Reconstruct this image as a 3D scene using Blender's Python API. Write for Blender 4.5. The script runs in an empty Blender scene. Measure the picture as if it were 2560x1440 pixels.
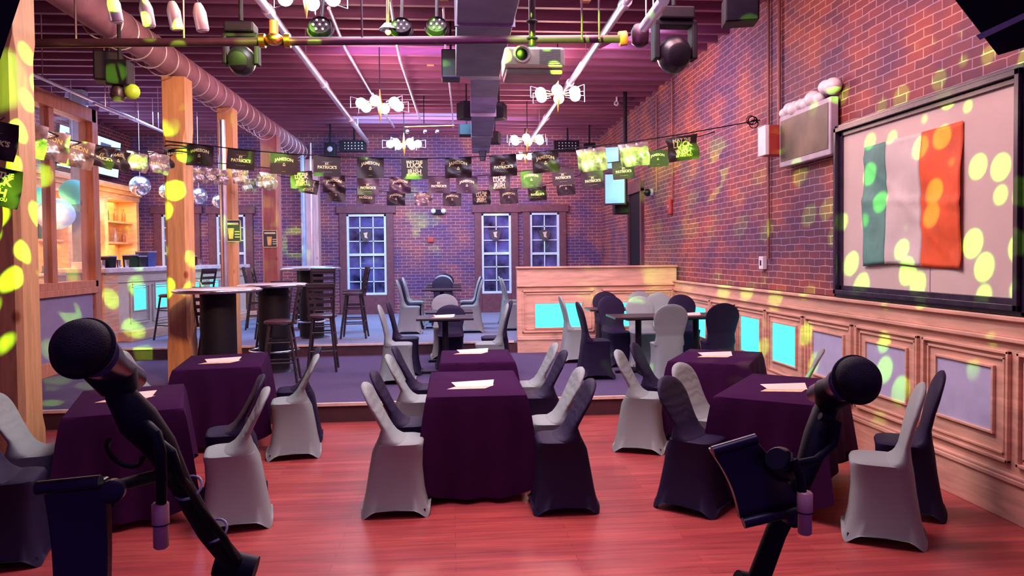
import bpy, bmesh, math, random
from mathutils import Vector, Matrix
random.seed(7)
S = bpy.context.scene
col = S.collection
PI = math.pi
def R_(a): return math.radians(a)

# ------------------------------------------------------------ camera
F = 1850.0; PX, PY = 1280.0, 690.0
CAM = Vector((0, 0, 1.75))
cY = Vector((-150, 50, -F)).normalized()
zz = Vector((-.012, 1, 0)); zz = (zz - cY * zz.dot(cY)).normalized()
cX = cY.cross(zz)
RW = Matrix((cX, cY, zz))            # rows: camera-space images of the world axes -> camera-to-world
cam_data = bpy.data.cameras.new('camera'); cam = bpy.data.objects.new('camera', cam_data); col.objects.link(cam)
cam.matrix_world = Matrix.Translation(CAM) @ RW.to_4x4()
cam_data.sensor_width = 36; cam_data.lens = 36 * F / 2560
cam_data.shift_y = (PY - 720) / 2560
cam_data.clip_start = .02
S.camera = cam
def ray(px, py): return RW @ Vector((px - PX, PY - py, -F))
def G(px, py, z=0.):                  # point of the room at height z seen at that pixel
    d = ray(px, py); return CAM + d * ((z - CAM.z) / d.z)
def aY(px, py, Y):
    d = ray(px, py); return CAM + d * (Y / d.y)
def aX(px, py, X):
    d = ray(px, py); return CAM + d * (X / d.x)

# ------------------------------------------------------------ world, exposure
W = bpy.data.worlds.new('World'); S.world = W; W.use_nodes = True
bg = W.node_tree.nodes['Background']; bg.inputs[0].default_value = (.22, .06, .62, 1); bg.inputs[1].default_value = .28
vs = S.view_settings
vs.view_transform = 'Standard'; vs.look = 'None'; vs.gamma = 1; vs.use_curve_mapping = False
vs.exposure = 0.0

# ------------------------------------------------------------ large lights (stage truss, wall washers, added bar ceiling fill)
def light(kind, name, loc, power, color, target=None, size=.3, spot=60, blend=.5, sizey=None):
    L = bpy.data.lights.new(name, kind); L.energy = power; L.color = color
    o = bpy.data.objects.new(name, L); o.location = loc; col.objects.link(o)
    if kind == 'AREA':
        L.size = size
        if sizey: L.shape = 'RECTANGLE'; L.size_y = sizey
    else: L.shadow_soft_size = size
    if kind == 'SPOT': L.spot_size = R_(spot); L.spot_blend = blend
    if target is not None:
        o.rotation_euler = (Vector(target) - Vector(loc)).to_track_quat('-Z', 'Y').to_euler()
    return o
light('AREA', 'dance_floor_wash', (.2, 5.4, 4.45), 330, (1, .70, .84), (.2, 5.6, 0), 2.4)
light('SPOT', 'stage_wash_pink', (.0, 2.4, 4.3), 110, (1, .45, .62), (0, 4.6, 0), .25, 60, .8)
light('AREA', 'right_wall_washer', (1.9, 5.6, 4.4), 80, (1, .46, .50), (3.64, 6.0, 1.0), 1.4)
light('AREA', 'right_wall_washer', (2.0, 9.6, 4.4), 60, (.70, .50, 1), (3.64, 10.4, 1.2), 1.4)
light('SPOT', 'left_post_wash', (-.8, 4.2, 4.2), 850, (1, .52, .25), (-3.9, 9.6, 2.0), .2, 48, .6)
light('SPOT', 'booth_wash', (1.3, 5.6, 4.3), 560, (1, .66, .48), (2.3, 11.7, 1.0), .2, 30, .6)
light('AREA', 'ceiling_wash_magenta', (.2, 5.0, 3.2), 26, (.7, .14, .70), (.2, 8.5, 4.9), 2.0)
light('AREA', 'ceiling_wash_far', (.2, 11.0, 3.3), 26, (.7, .18, .75), (.2, 13.0, 4.9), 3)
light('AREA', 'room_wash_violet', (0, 10.0, 4.45), 150, (.62, .36, 1), (0, 12.5, .5), 3)
light('AREA', 'far_wash_blue', (-.8, 14.6, 4.45), 330, (.22, .62, 1), (-.6, 15.8, .4), 3)
light('AREA', 'far_wall_wash', (.2, 15.2, 4.4), 110, (.75, .45, 1), (.2, 17.9, 2.2), 3)
light('AREA', 'bar_room_blue', (-5.2, 14.0, 4.4), 170, (.36, .45, 1), (-5.6, 14.6, .4), 2.4)
light('AREA', 'front_wash_teal', (0, 7.6, 4.45), 110, (.50, .95, 1), (0, 7.0, .3), 3)

light('AREA', 'bar_ceiling_bounce', (-5.4, 13.0, 3.5), 26, (.35, .42, 1), (-5.4, 13.2, 4.9), 2.4)  # added up-light standing in for bounce on the bar-room ceiling

def gobo():
    L = bpy.data.lights.new('effect_light_green', 'POINT'); L.energy = 1; L.shadow_soft_size = .01
    o = bpy.data.objects.new('effect_light_green', L); loc = Vector((-.5, 3.0, 4.0)); o.location = loc; col.objects.link(o)
    L.use_nodes = True; nt = L.node_tree; N = nt.nodes; K = nt.links
    em = [n for n in N if n.type == 'EMISSION'][0]
    tc = N.new('ShaderNodeTexCoord')
    vo = N.new('ShaderNodeTexVoronoi'); vo.inputs['Scale'].default_value = 19; vo.inputs['Randomness'].default_value = .65
    K.new(tc.outputs['Normal'], vo.inputs['Vector'])
    mr = N.new('ShaderNodeMapRange'); mr.inputs[1].default_value = .375; mr.inputs[2].default_value = .30; mr.inputs[3].default_value = 0; mr.inputs[4].default_value = 1
    K.new(vo.outputs['Distance'], mr.inputs[0])
    acc = None
    for t, ang, w in [((3.62, 5.6, 2.5), 20, 1), ((3.62, 7.4, 1.5), 15, 1), ((3.3, 11.7, 1.4), 9, .9), ((2.7, 8.9, 1.1), 9, 1.6), ((-3.2, 5.5, 2.3), 16, 2.2),
                      ((-5.5, 11.6, 1.9), 9, 3.5), ((-5.6, 12.4, 1.0), 8, 4), ((1.9, 8.8, 3.2), 8, 3), ((-.3, 13, 3.0), 8, 3), ((-2.2, 11, 3.0), 3, 1.6), ((-1.4, 6, 3.5), 9, 1), ((.8, 4.8, 3.0), 10, .35)]:
        d = (Vector(t) - loc).normalized()
        vm = N.new('ShaderNodeVectorMath'); vm.operation = 'DOT_PRODUCT'; K.new(tc.outputs['Normal'], vm.inputs[0]); vm.inputs[1].default_value = d
        m2 = N.new('ShaderNodeMapRange'); K.new(vm.outputs['Value'], m2.inputs[0])
        m2.inputs[1].default_value = math.cos(R_(ang)); m2.inputs[2].default_value = math.cos(R_(ang * .8)); m2.inputs[3].default_value = 0; m2.inputs[4].default_value = w
        if acc is None: acc = m2.outputs[0]
        else:
            mx = N.new('ShaderNodeMath'); mx.operation = 'MAXIMUM'; K.new(acc, mx.inputs[0]); K.new(m2.outputs[0], mx.inputs[1]); acc = mx.outputs[0]
    mu = N.new('ShaderNodeMath'); mu.operation = 'MULTIPLY'; K.new(acc, mu.inputs[0]); K.new(mr.outputs[0], mu.inputs[1])
    tot = mu.outputs[0]
    for t, ang, w in [((1.95, 8.85, 3.08), 5.2, 2.6), ((2.75, 8.7, 3.15), 3.2, 4.0), ((-1.42, 5.93, 3.52), 4.5, 1.0), ((-2.25, 11.3, 2.95), 1.6, 6), ((-.55, 13.3, 2.9), 1.6, 7), ((.5, 11.3, 2.95), 1.4, 5), ((1.15, 11.1, 2.95), 1.4, 5), ((3.45, 11.7, 1.45), 2.4, 1.2), ((-3.15, 5.46, 3.0), 3.5, .25)]:
        d = (Vector(t) - loc).normalized()
        vm = N.new('ShaderNodeVectorMath'); vm.operation = 'DOT_PRODUCT'; K.new(tc.outputs['Normal'], vm.inputs[0]); vm.inputs[1].default_value = d
        m2 = N.new('ShaderNodeMapRange'); K.new(vm.outputs['Value'], m2.inputs[0])
        m2.inputs[1].default_value = math.cos(R_(ang)); m2.inputs[2].default_value = math.cos(R_(ang * .75)); m2.inputs[3].default_value = 0; m2.inputs[4].default_value = w
        mx = N.new('ShaderNodeMath'); mx.operation = 'MAXIMUM'; K.new(tot, mx.inputs[0]); K.new(m2.outputs[0], mx.inputs[1]); tot = mx.outputs[0]
    m3 = N.new('ShaderNodeMath'); m3.operation = 'MULTIPLY'; K.new(tot, m3.inputs[0]); m3.inputs[1].default_value = GOBO
    K.new(m3.outputs[0], em.inputs['Strength']); em.inputs['Color'].default_value = (.30, 1, .02, 1)
GOBO = 3600
gobo()

# ------------------------------------------------------------ materials
MATS = {}
def nodes(name):
    m = bpy.data.materials.new(name); m.use_nodes = True
    return m, m.node_tree.nodes, m.node_tree.links, m.node_tree.nodes['Principled BSDF']
def mat(name, c, rough=.5, metal=0, var=.08, scale=8, bump=0, bscale=60, stretch=None, emit=None, es=1, spec=None, alpha=None, trans=None, coat=None):
    if name in MATS: return MATS[name]
    m, N, K, B = nodes(name)
    B.inputs['Roughness'].default_value = rough; B.inputs['Metallic'].default_value = metal
    tc = N.new('ShaderNodeTexCoord'); mp = N.new('ShaderNodeMapping'); K.new(tc.outputs['Object'], mp.inputs[0])
    if stretch: mp.inputs['Scale'].default_value = stretch
    nz = N.new('ShaderNodeTexNoise'); nz.inputs['Scale'].default_value = scale; nz.inputs['Detail'].default_value = 4; K.new(mp.outputs[0], nz.inputs['Vector'])
    rp = N.new('ShaderNodeValToRGB'); K.new(nz.outputs['Fac'], rp.inputs[0])
    lo = tuple(max(0, x * (1 - var * 2)) for x in c); hi = tuple(min(1, x * (1 + var * 2)) for x in c)
    rp.color_ramp.elements[0].position = .3; rp.color_ramp.elements[1].position = .7
    rp.color_ramp.elements[0].color = (*lo, 1); rp.color_ramp.elements[1].color = (*hi, 1)
    K.new(rp.outputs[0], B.inputs['Base Color'])
    if bump:
        n2 = N.new('ShaderNodeTexNoise'); n2.inputs['Scale'].default_value = bscale; K.new(mp.outputs[0], n2.inputs['Vector'])
        bp = N.new('ShaderNodeBump'); bp.inputs['Strength'].default_value = bump; bp.inputs['Distance'].default_value = .01; K.new(n2.outputs['Fac'], bp.inputs['Height']); K.new(bp.outputs[0], B.inputs['Normal'])
    if emit: B.inputs['Emission Color'].default_value = (*emit, 1); B.inputs['Emission Strength'].default_value = es
    if spec is not None: B.inputs['Specular IOR Level'].default_value = spec
    if alpha is not None: B.inputs['Alpha'].default_value = alpha
    if trans: B.inputs['Transmission Weight'].default_value = trans
    if coat: B.inputs['Coat Weight'].default_value = coat
    MATS[name] = m; return m

def brick(name, axis, c1, c2, mortar):
    m, N, K, B = nodes(name)
    g = N.new('ShaderNodeNewGeometry'); sp = N.new('ShaderNodeSeparateXYZ'); K.new(g.outputs['Position'], sp.inputs[0])
    cb = N.new('ShaderNodeCombineXYZ'); K.new(sp.outputs[axis], cb.inputs[0]); K.new(sp.outputs[2], cb.inputs[1])
    wn = N.new('ShaderNodeTexNoise'); wn.inputs['Scale'].default_value = 5; wn.inputs['Detail'].default_value = 2; K.new(cb.outputs[0], wn.inputs['Vector'])
    ws = N.new('ShaderNodeVectorMath'); ws.operation = 'SCALE'; ws.inputs['Scale'].default_value = .025; K.new(wn.outputs['Color'], ws.inputs[0])
    wa = N.new('ShaderNodeVectorMath'); wa.operation = 'ADD'; K.new(cb.outputs[0], wa.inputs[0]); K.new(ws.outputs[0], wa.inputs[1])
    br = N.new('ShaderNodeTexBrick'); K.new(wa.outputs[0], br.inputs['Vector'])
    br.inputs['Scale'].default_value = 1; br.inputs['Brick Width'].default_value = .215; br.inputs['Row Height'].default_value = .074
    br.inputs['Mortar Size'].default_value = .006; br.inputs['Mortar Smooth'].default_value = .3; br.inputs['Bias'].default_value = -.1
    br.inputs['Color1'].default_value = (*c1, 1); br.inputs['Color2'].default_value = (*c2, 1); br.inputs['Mortar'].default_value = (*mortar, 1)
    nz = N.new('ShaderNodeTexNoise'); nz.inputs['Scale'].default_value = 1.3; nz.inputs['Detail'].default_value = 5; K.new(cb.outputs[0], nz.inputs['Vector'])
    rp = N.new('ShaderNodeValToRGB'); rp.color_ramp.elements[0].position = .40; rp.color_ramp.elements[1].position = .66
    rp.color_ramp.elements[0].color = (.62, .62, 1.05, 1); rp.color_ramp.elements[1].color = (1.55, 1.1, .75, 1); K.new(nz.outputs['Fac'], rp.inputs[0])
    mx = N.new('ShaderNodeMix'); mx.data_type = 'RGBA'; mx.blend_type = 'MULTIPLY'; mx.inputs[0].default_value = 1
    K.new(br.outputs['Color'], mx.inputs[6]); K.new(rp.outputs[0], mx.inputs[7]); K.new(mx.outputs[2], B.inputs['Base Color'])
    bp = N.new('ShaderNodeBump'); bp.inputs['Strength'].default_value = .5; bp.inputs['Distance'].default_value = .015; bp.invert = True
    K.new(br.outputs['Fac'], bp.inputs['Height']); K.new(bp.outputs[0], B.inputs['Normal']); B.inputs['Roughness'].default_value = .7
    return m
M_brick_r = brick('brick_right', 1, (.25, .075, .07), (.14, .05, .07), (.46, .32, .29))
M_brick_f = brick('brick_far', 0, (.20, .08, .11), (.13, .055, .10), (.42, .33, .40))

def planks(name, c1, c2, width, rot, rough):
    m, N, K, B = nodes(name)
    g = N.new('ShaderNodeNewGeometry'); mp = N.new('ShaderNodeMapping'); K.new(g.outputs['Position'], mp.inputs[0]); mp.inputs['Rotation'].default_value = (0, 0, rot)
    br = N.new('ShaderNodeTexBrick'); K.new(mp.outputs[0], br.inputs['Vector']); br.inputs['Scale'].default_value = 1
    br.inputs['Brick Width'].default_value = 1.4; br.inputs['Row Height'].default_value = width; br.inputs['Mortar Size'].default_value = .0012
    br.inputs['Color1'].default_value = (*c1, 1); br.inputs['Color2'].default_value = (*c2, 1); br.inputs['Mortar'].default_value = tuple(x * .45 for x in c2) + (1,)
    nz = N.new('ShaderNodeTexNoise'); nz.inputs['Scale'].default_value = 3; nz.inputs['Detail'].default_value = 6
    m2 = N.new('ShaderNodeMapping'); K.new(mp.outputs[0], m2.inputs[0]); m2.inputs['Scale'].default_value = (.6, 8, 1); K.new(m2.outputs[0], nz.inputs['Vector'])
    mx = N.new('ShaderNodeMix'); mx.data_type = 'RGBA'; mx.blend_type = 'MULTIPLY'; mx.inputs[0].default_value = .7
    rp = N.new('ShaderNodeValToRGB'); rp.color_ramp.elements[0].color = (.55, .5, .5, 1); rp.color_ramp.elements[0].position = .3; rp.color_ramp.elements[1].color = (1.2, 1.15, 1.1, 1); rp.color_ramp.elements[1].position = .7
    K.new(nz.outputs['Fac'], rp.inputs[0]); K.new(br.outputs['Color'], mx.inputs[6]); K.new(rp.outputs[0], mx.inputs[7]); K.new(mx.outputs[2], B.inputs['Base Color'])
    n3 = N.new('ShaderNodeTexNoise'); n3.inputs['Scale'].default_value = 2.2; n3.inputs['Detail'].default_value = 5; K.new(g.outputs['Position'], n3.inputs['Vector'])
    mr = N.new('ShaderNodeMapRange'); mr.inputs[3].default_value = rough - .08; mr.inputs[4].default_value = rough + .15; K.new(n3.outputs['Fac'], mr.inputs[0]); K.new(mr.outputs[0], B.inputs['Roughness'])
    return m
M_dance = planks('dance_floor_wood', (.47, .085, .075), (.36, .055, .06), .083, 0, .30)
M_deck = planks('ceiling_boards', (.34, .13, .13), (.22, .08, .11), .14, 0, .75)

def pine(name, c, knots=True, stretch=(9, 9, .8), rough=.45):
    if name in MATS: return MATS[name]
    m, N, K, B = nodes(name)
    tc = N.new('ShaderNodeTexCoord'); mp = N.new('ShaderNodeMapping'); K.new(tc.outputs['Object'], mp.inputs[0]); mp.inputs['Scale'].default_value = stretch
    nz = N.new('ShaderNodeTexNoise'); nz.inputs['Scale'].default_value = 2.2; nz.inputs['Detail'].default_value = 6; nz.inputs['Distortion'].default_value = .6; K.new(mp.outputs[0], nz.inputs['Vector'])
    rp = N.new('ShaderNodeValToRGB'); rp.color_ramp.elements[0].position = .3; rp.color_ramp.elements[1].position = .72
    rp.color_ramp.elements[0].color = tuple(x * .72 for x in c) + (1,); rp.color_ramp.elements[1].color = tuple(min(1, x * 1.12) for x in c) + (1,)
    K.new(nz.outputs['Fac'], rp.inputs[0]); out = rp.outputs[0]
    if knots:
        m2 = N.new('ShaderNodeMapping'); K.new(tc.outputs['Object'], m2.inputs[0]); m2.inputs['Scale'].default_value = (3.2, 3.2, 1.7)
        vo = N.new('ShaderNodeTexVoronoi'); vo.inputs['Scale'].default_value = 1; K.new(m2.outputs[0], vo.inputs['Vector'])
        r2 = N.new('ShaderNodeValToRGB'); r2.color_ramp.elements[0].position = .05; r2.color_ramp.elements[0].color = (1, 1, 1, 1); r2.color_ramp.elements[1].position = .11; r2.color_ramp.elements[1].color = (0, 0, 0, 1)
        K.new(vo.outputs['Distance'], r2.inputs[0])
        mx = N.new('ShaderNodeMix'); mx.data_type = 'RGBA'; K.new(r2.outputs[0], mx.inputs[0]); K.new(out, mx.inputs[6]); mx.inputs[7].default_value = (c[0] * .38, c[1] * .2, c[2] * .15, 1); out = mx.outputs[2]
    K.new(out, B.inputs['Base Color']); B.inputs['Roughness'].default_value = rough
    MATS[name] = m; return m
M_post = pine('pine_post', (.74, .38, .17))
M_pine = pine('pine_trim', (.82, .48, .33), False, (1.2, 1.2, 9), .45)
M_pinev = pine('pine_partition', (.60, .25, .15), True)
M_backbar = pine('backbar_wood', (.80, .46, .20), False, (2, 2, 6), .4)
M_beam = pine('stained_surround', (.16, .055, .075), False, (4, 4, 4), .6)

M_carpet = mat('carpet_grey_violet', (.085, .055, .13), .95, var=.10, scale=40, bump=.3, bscale=300)
M_carpet2 = mat('carpet_blue_grey', (.22, .24, .36), .95, var=.10, scale=40, bump=.3, bscale=300)
M_riser = mat('riser_dark', (.07, .025, .03), .6)
M_nose = mat('nosing_metal', (.92, .68, .52), .35, .1)
M_cloth = mat('tablecloth_plum', (.040, .007, .044), .9, spec=.05, var=.06, scale=3)
M_paper = mat('menu_paper', (.85, .68, .58), .6, var=.03)
M_paper2 = mat('menu_paper_orange', (.86, .50, .32), .6, var=.12, scale=20)
def spandex(name, c, wr=True):
    m = mat(name, c, .55, var=.03, scale=3, bump=.0)
    N, K = m.node_tree.nodes, m.node_tree.links; B = N['Principled BSDF']
    B.inputs['Specular IOR Level'].default_value = .12
    if not wr: return m
    tc = N.new('ShaderNodeTexCoord'); wv = N.new('ShaderNodeTexWave'); wv.bands_direction = 'Z'; wv.inputs['Scale'].default_value = 5.5; wv.inputs['Distortion'].default_value = 7; wv.inputs['Detail'].default_value = 1.5; wv.inputs['Detail Scale'].default_value = 1.2
    K.new(tc.outputs['Object'], wv.inputs['Vector'])
    sp = N.new('ShaderNodeSeparateXYZ'); K.new(tc.outputs['Object'], sp.inputs[0])
    mr = N.new('ShaderNodeMapRange'); mr.inputs[1].default_value = .45; mr.inputs[2].default_value = .62; K.new(sp.outputs[2], mr.inputs[0])
    mu = N.new('ShaderNodeMath'); mu.operation = 'MULTIPLY'; K.new(wv.outputs['Fac'], mu.inputs[0]); K.new(mr.outputs[0], mu.inputs[1])
    bp = N.new('ShaderNodeBump'); bp.inputs['Strength'].default_value = .35; bp.inputs['Distance'].default_value = .004; K.new(mu.outputs[0], bp.inputs['Height']); K.new(bp.outputs[0], B.inputs['Normal'])
    return m
M_white = spandex('spandex_white', (.28, .32, .31)); M_dark = spandex('spandex_black', (.020, .013, .040)); M_white_s = spandex('spandex_white_smooth', (.28, .32, .31), False); M_dark_s = spandex('spandex_black_smooth', (.020, .013, .040), False)
M_holder = mat('holder_plastic', (.014, .008, .018), .35, var=.05)
M_micbody = mat('mic_body_metal', (.10, .07, .10), .3, .5)
M_black = mat('black_plastic', (.007, .005, .011), .6, var=.1, spec=.25)
M_blackg = mat('black_gloss', (.010, .007, .014), .35, var=.1)
M_wdark = mat('dark_stained_wood', (.035, .02, .028), .35, var=.2, stretch=(1, 1, 8))
M_seat = mat('dark_seat_vinyl', (.09, .035, .05), .3)
M_chrome = mat('chrome', (.75, .72, .78), .2, 1, var=.03)
M_steel = mat('galvanised_steel', (.13, .12, .17), .5, .3, var=.15, scale=3)
M_conduit = mat('conduit_steel', (.72, .66, .76), .3, .8, var=.05)
M_pipe = mat('iron_pipe_black', (.05, .02, .035), .35, .5, var=.1)
M_brass = mat('brass', (.80, .42, .10), .25, 1, var=.05)
M_redpipe = mat('red_fitting', (.45, .06, .04), .45, .2)
M_duct = mat('duct_wrap', (.32, .15, .19), .75, var=.12, scale=5, bump=.3, bscale=9)
M_hoop = mat('hoop_wire', (.75, .70, .72), .4, .5)
M_bulb = mat('bulb_glow', (1, .95, .98), .5, emit=(1, .90, .95), es=22)
M_led = mat('led_panel_cyan', (.03, .3, .33), .4, var=.02, emit=(.10, 1.0, 1.0), es=1.25)
M_insert = mat('insert_panel_grey', (.52, .52, .72), .5, var=.03)
M_board = mat('board_cream', (.62, .52, .46), .7, var=.03, scale=2)
M_boardframe = mat('board_frame_black', (.03, .02, .045), .25, var=.15)
M_winframe = mat('window_paint', (.62, .80, .86), .4, var=.03)
M_winglass = mat('night_glass', (.07, .07, .20), .06, var=.6, scale=2.5, spec=.8)
M_mortar = mat('partition_wall_paint', (.25, .21, .36), .7, var=.03)
M_barfront = mat('bar_front_paint', (.60, .54, .50), .5, var=.04)
M_bartop = mat('bar_top', (.72, .66, .70), .22, var=.08)
M_tvblue = mat('tv_glow', (.1, .2, .3), .3, var=.02, emit=(.42, .80, 1), es=2.0)
M_tvblue2 = mat('tv_glow_blue', (.1, .2, .3), .3, var=.02, emit=(.20, .55, 1), es=1.1)
M_tvdim = mat('tv_dark_olive', (.10, .07, .04), .5, var=.3, scale=3)
M_grey = mat('grey_plastic', (.40, .36, .42), .5)
M_white2 = mat('white_plastic', (.82, .78, .76), .4, var=.03)
M_teal = mat('teal_paper', (.05, .62, .52), .7, var=.06, emit=(.03, .55, .45), es=.35)
M_globe = mat('pale_globe', (.60, .74, .95), .25, var=.1, emit=(.35, .5, .9), es=.25)
M_mirror = mat('mirror_tiles', (.75, .85, 1.0), .18, .8, var=.3, scale=22)
M_flag = mat('bunting_black', (.030, .018, .022), .5, var=.2, scale=6)
M_foil = mat('bunting_sheen', (.35, .27, .28), .22, .35, var=.5, scale=9)
M_print = mat('bunting_print', (.80, .76, .38), .6)
M_fgreen = mat('flag_green', (.10, .30, .24), .6, var=.1, scale=5, bump=.6, bscale=6)
M_fwhite = mat('flag_white', (.60, .56, .52), .6, var=.03, scale=5, bump=.6, bscale=6)
M_forange = mat('flag_orange', (.72, .10, .02), .6, var=.1, scale=5, bump=.6, bscale=6)
M_clear = mat('partition_glass', (.9, .95, 1), .03, var=.01, alpha=.10)
M_frost = mat('frosted_glass', (.72, .50, .62), .3, var=.08, scale=14, trans=.3)
M_bottle = [mat('bottle_clear', (.6, .5, .5), .1, trans=.5), mat('bottle_amber', (.35, .12, .03), .1), mat('bottle_green', (.04, .14, .07), .1), mat('bottle_dark', (.03, .02, .03), .1)]
M_mesh = mat('mic_grille', (.016, .008, .014), .7, .2, var=.3, scale=90, bump=.35, bscale=900)
M_plug = mat('connector_metal', (.95, .50, .36), .4, .1)
M_yellow = mat('poster_yellow', (.80, .52, .16), .6); M_poster = mat('poster_dark', (.06, .05, .06), .6)
M_canvas = mat('bag_canvas', (.72, .56, .50), .8, bump=.3, bscale=10)

# ------------------------------------------------------------ mesh helpers
class MB:
    def __init__(s): s.v = []; s.f = []; s.m = None
    def add(s, vs, fs):
        n = len(s.v)
        for v in vs:
            v = Vector(v); s.v.append(s.m @ v if s.m else v)
        s.f += [tuple(i + n for i in f) for f in fs]; return s
    def box(s, a, b):
        x0, y0, z0 = a; x1, y1, z1 = b
        return s.add([(x0, y0, z0), (x1, y0, z0), (x1, y1, z0), (x0, y1, z0), (x0, y0, z1), (x1, y0, z1), (x1, y1, z1), (x0, y1, z1)],
                     [(0, 3, 2, 1), (4, 5, 6, 7), (0, 1, 5, 4), (1, 2, 6, 5), (2, 3, 7, 6), (3, 0, 4, 7)])
    def loft(s, rings, cap=(True, True)):
        n = len(rings[0]); vs = [p for r in rings for p in r]; fs = []
        for k in range(len(rings) - 1):
            for i in range(n):
                j = (i + 1) % n; fs.append((k * n + i, k * n + j, (k + 1) * n + j, (k + 1) * n + i))
        if cap[0]: fs.append(tuple(range(n - 1, -1, -1)))
        if cap[1]: fs.append(tuple(range((len(rings) - 1) * n, len(rings) * n)))
        return s.add(vs, fs)
    def tube(s, pts, r, n=10, cap=True):
        pts = [Vector(p) for p in pts]; rings = []; up = None
        rr = r if isinstance(r, (list, tuple)) else [r] * len(pts)
        for i, p in enumerate(pts):
            t = (pts[min(i + 1, len(pts) - 1)] - pts[max(i - 1, 0)]).normalized()
            if up is None: up = Vector((0, 0, 1)) if abs(t.z) < .9 else Vector((1, 0, 0))
            a = t.cross(up).normalized(); up = a.cross(t).normalized()
            rings.append([p + (a * math.cos(2 * PI * k / n) + up * math.sin(2 * PI * k / n)) * rr[i] for k in range(n)])
        return s.loft(rings, (cap, cap))
    def lathe(s, c, prof, n=24, axis=None):
        c = Vector(c)
        if axis: q = Vector((0, 0, 1)).rotation_difference(Vector(axis).normalized())
        rings = []
        for r, z in prof:
            ring = [Vector((r * math.cos(2 * PI * k / n), r * math.sin(2 * PI * k / n), z)) for k in range(n)]
            if axis: ring = [q @ p for p in ring]
            rings.append([c + p for p in ring])
        return s.loft(rings)
    def sphere(s, c, r, n=20, m=12, sc=(1, 1, 1)):
        c = Vector(c); rings = []
        for k in range(m + 1):
            a = PI * k / m; a = min(max(a, .02), PI - .02)
            rings.append([c + Vector((r * sc[0] * math.sin(a) * math.cos(2 * PI * i / n), r * sc[1] * math.sin(a) * math.sin(2 * PI * i / n), -r * sc[2] * math.cos(a))) for i in range(n)])
        return s.loft(rings)
    def torus(s, c, R, r, n=28, m=8, axis=None, arc=1.0):
        c = Vector(c); q = Vector((0, 0, 1)).rotation_difference(Vector(axis).normalized()) if axis else None
        pts = []
        for k in range(n + 1):
            a = 2 * PI * arc * k / n; p = Vector((R * math.cos(a), R * math.sin(a), 0)); pts.append(c + (q @ p if q else p))
        return s.tube(pts, r, m)
    def build(s, name, m, parent=None, smooth=False, bevel=0, origin=None):
        me = bpy.data.meshes.new(name)
        o_ = Vector(origin) if origin is not None else None
        me.from_pydata([tuple(v - o_) if o_ else tuple(v) for v in s.v], [], s.f); me.update()
        if smooth:
            for p in me.polygons: p.use_smooth = True
            me.set_sharp_from_angle(angle=R_(50))
        me.materials.append(m)
        o = bpy.data.objects.new(name, me); col.objects.link(o)
        if o_: o.location = o_
        if parent: o.parent = parent
        if bevel:
            b = o.modifiers.new('bevel', 'BEVEL'); b.width = bevel; b.segments = 2; b.limit_method = 'ANGLE'
        return o
def tag(o, label, cat, group=None):
    o['label'] = label; o['category'] = cat
    if group: o['group'] = group
    return o
def thing(name, label, cat, loc=(0, 0, 0), rz=0, group=None):
    o = bpy.data.objects.new(name, None); o.empty_display_size = .1; col.objects.link(o); o.location = loc; o.rotation_euler = (0, 0, rz)
    return tag(o, label, cat, group)
def struct(o): o['kind'] = 'structure'; return o
def kids(o): return [c for c in ALL() if c.parent == o]
def ALL(): return list(col.objects)
def copy_tree(tree, parent=None):             # tree = (obj, [subtrees])
    c = tree[0].copy(); col.objects.link(c); c.parent = parent
    return c, [copy_tree(t, c) for t in tree[1]]
def tree_of(o):
    return (o, [tree_of(c) for c in ALL() if c.parent == o])
def dup(tree, loc, rz, label, cat=None, group=None):
    c, _ = copy_tree(tree); c.location = loc; c.rotation_euler = (0, 0, rz); c['label'] = label
    if cat: c['category'] = cat
    if group: c['group'] = group
    return c
def prism(mb, pts, y0, y1):                   # outline in x,z extruded in y
    n = len(pts); vs = [(x, y0, z) for x, z in pts] + [(x, y1, z) for x, z in pts]
    fs = [tuple(range(n)), tuple(range(2 * n - 1, n - 1, -1))] + [(i, i + n, (i + 1) % n + n, (i + 1) % n) for i in range(n)]
    return mb.add(vs, fs)

# ------------------------------------------------------------ setting
WX, LX, FY, CZ, HC = 3.64, -7.4, 17.9, 4.62, 4.9
Y1, Y2, Z1, Z2 = 7.93, 11.76, .2, .38
struct(MB().box((LX, 0, -.2), (WX, Y1 + .05, 0)).build('floor', M_dance))
struct(MB().box((LX, Y1, -.1), (WX, Y2 + .03, Z1 - .03)).build('trim_1', M_riser))
struct(MB().box((LX, Y1 + .02, Z1 - .03), (WX, Y2 + .03, Z1)).build('floor_2', M_carpet))
struct(MB().box((LX, Y2, Z1), (WX, FY, Z2 - .03)).build('trim_2', M_riser))
struct(MB().box((LX, Y2 + .02, Z2 - .03), (WX, FY, Z2)).build('floor_3', M_carpet2))
struct(MB().box((LX, Y1 - .02, Z1 - .025), (WX, Y1 + .02, Z1 + .006)).build('trim_3', M_nose))
struct(MB().box((LX, Y2 - .02, Z2 - .022), (.97, Y2 + .02, Z2 + .006)).build('trim_4', M_nose))
struct(MB().box((-7.4, -.5, 0), (3.64, 2.3, .45)).build('floor_4', M_riser))
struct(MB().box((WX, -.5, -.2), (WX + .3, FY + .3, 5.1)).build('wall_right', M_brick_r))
struct(MB().box((LX - .3, -.5, -.2), (LX, FY + .3, 5.1)).build('wall_left', M_brick_r))
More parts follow.
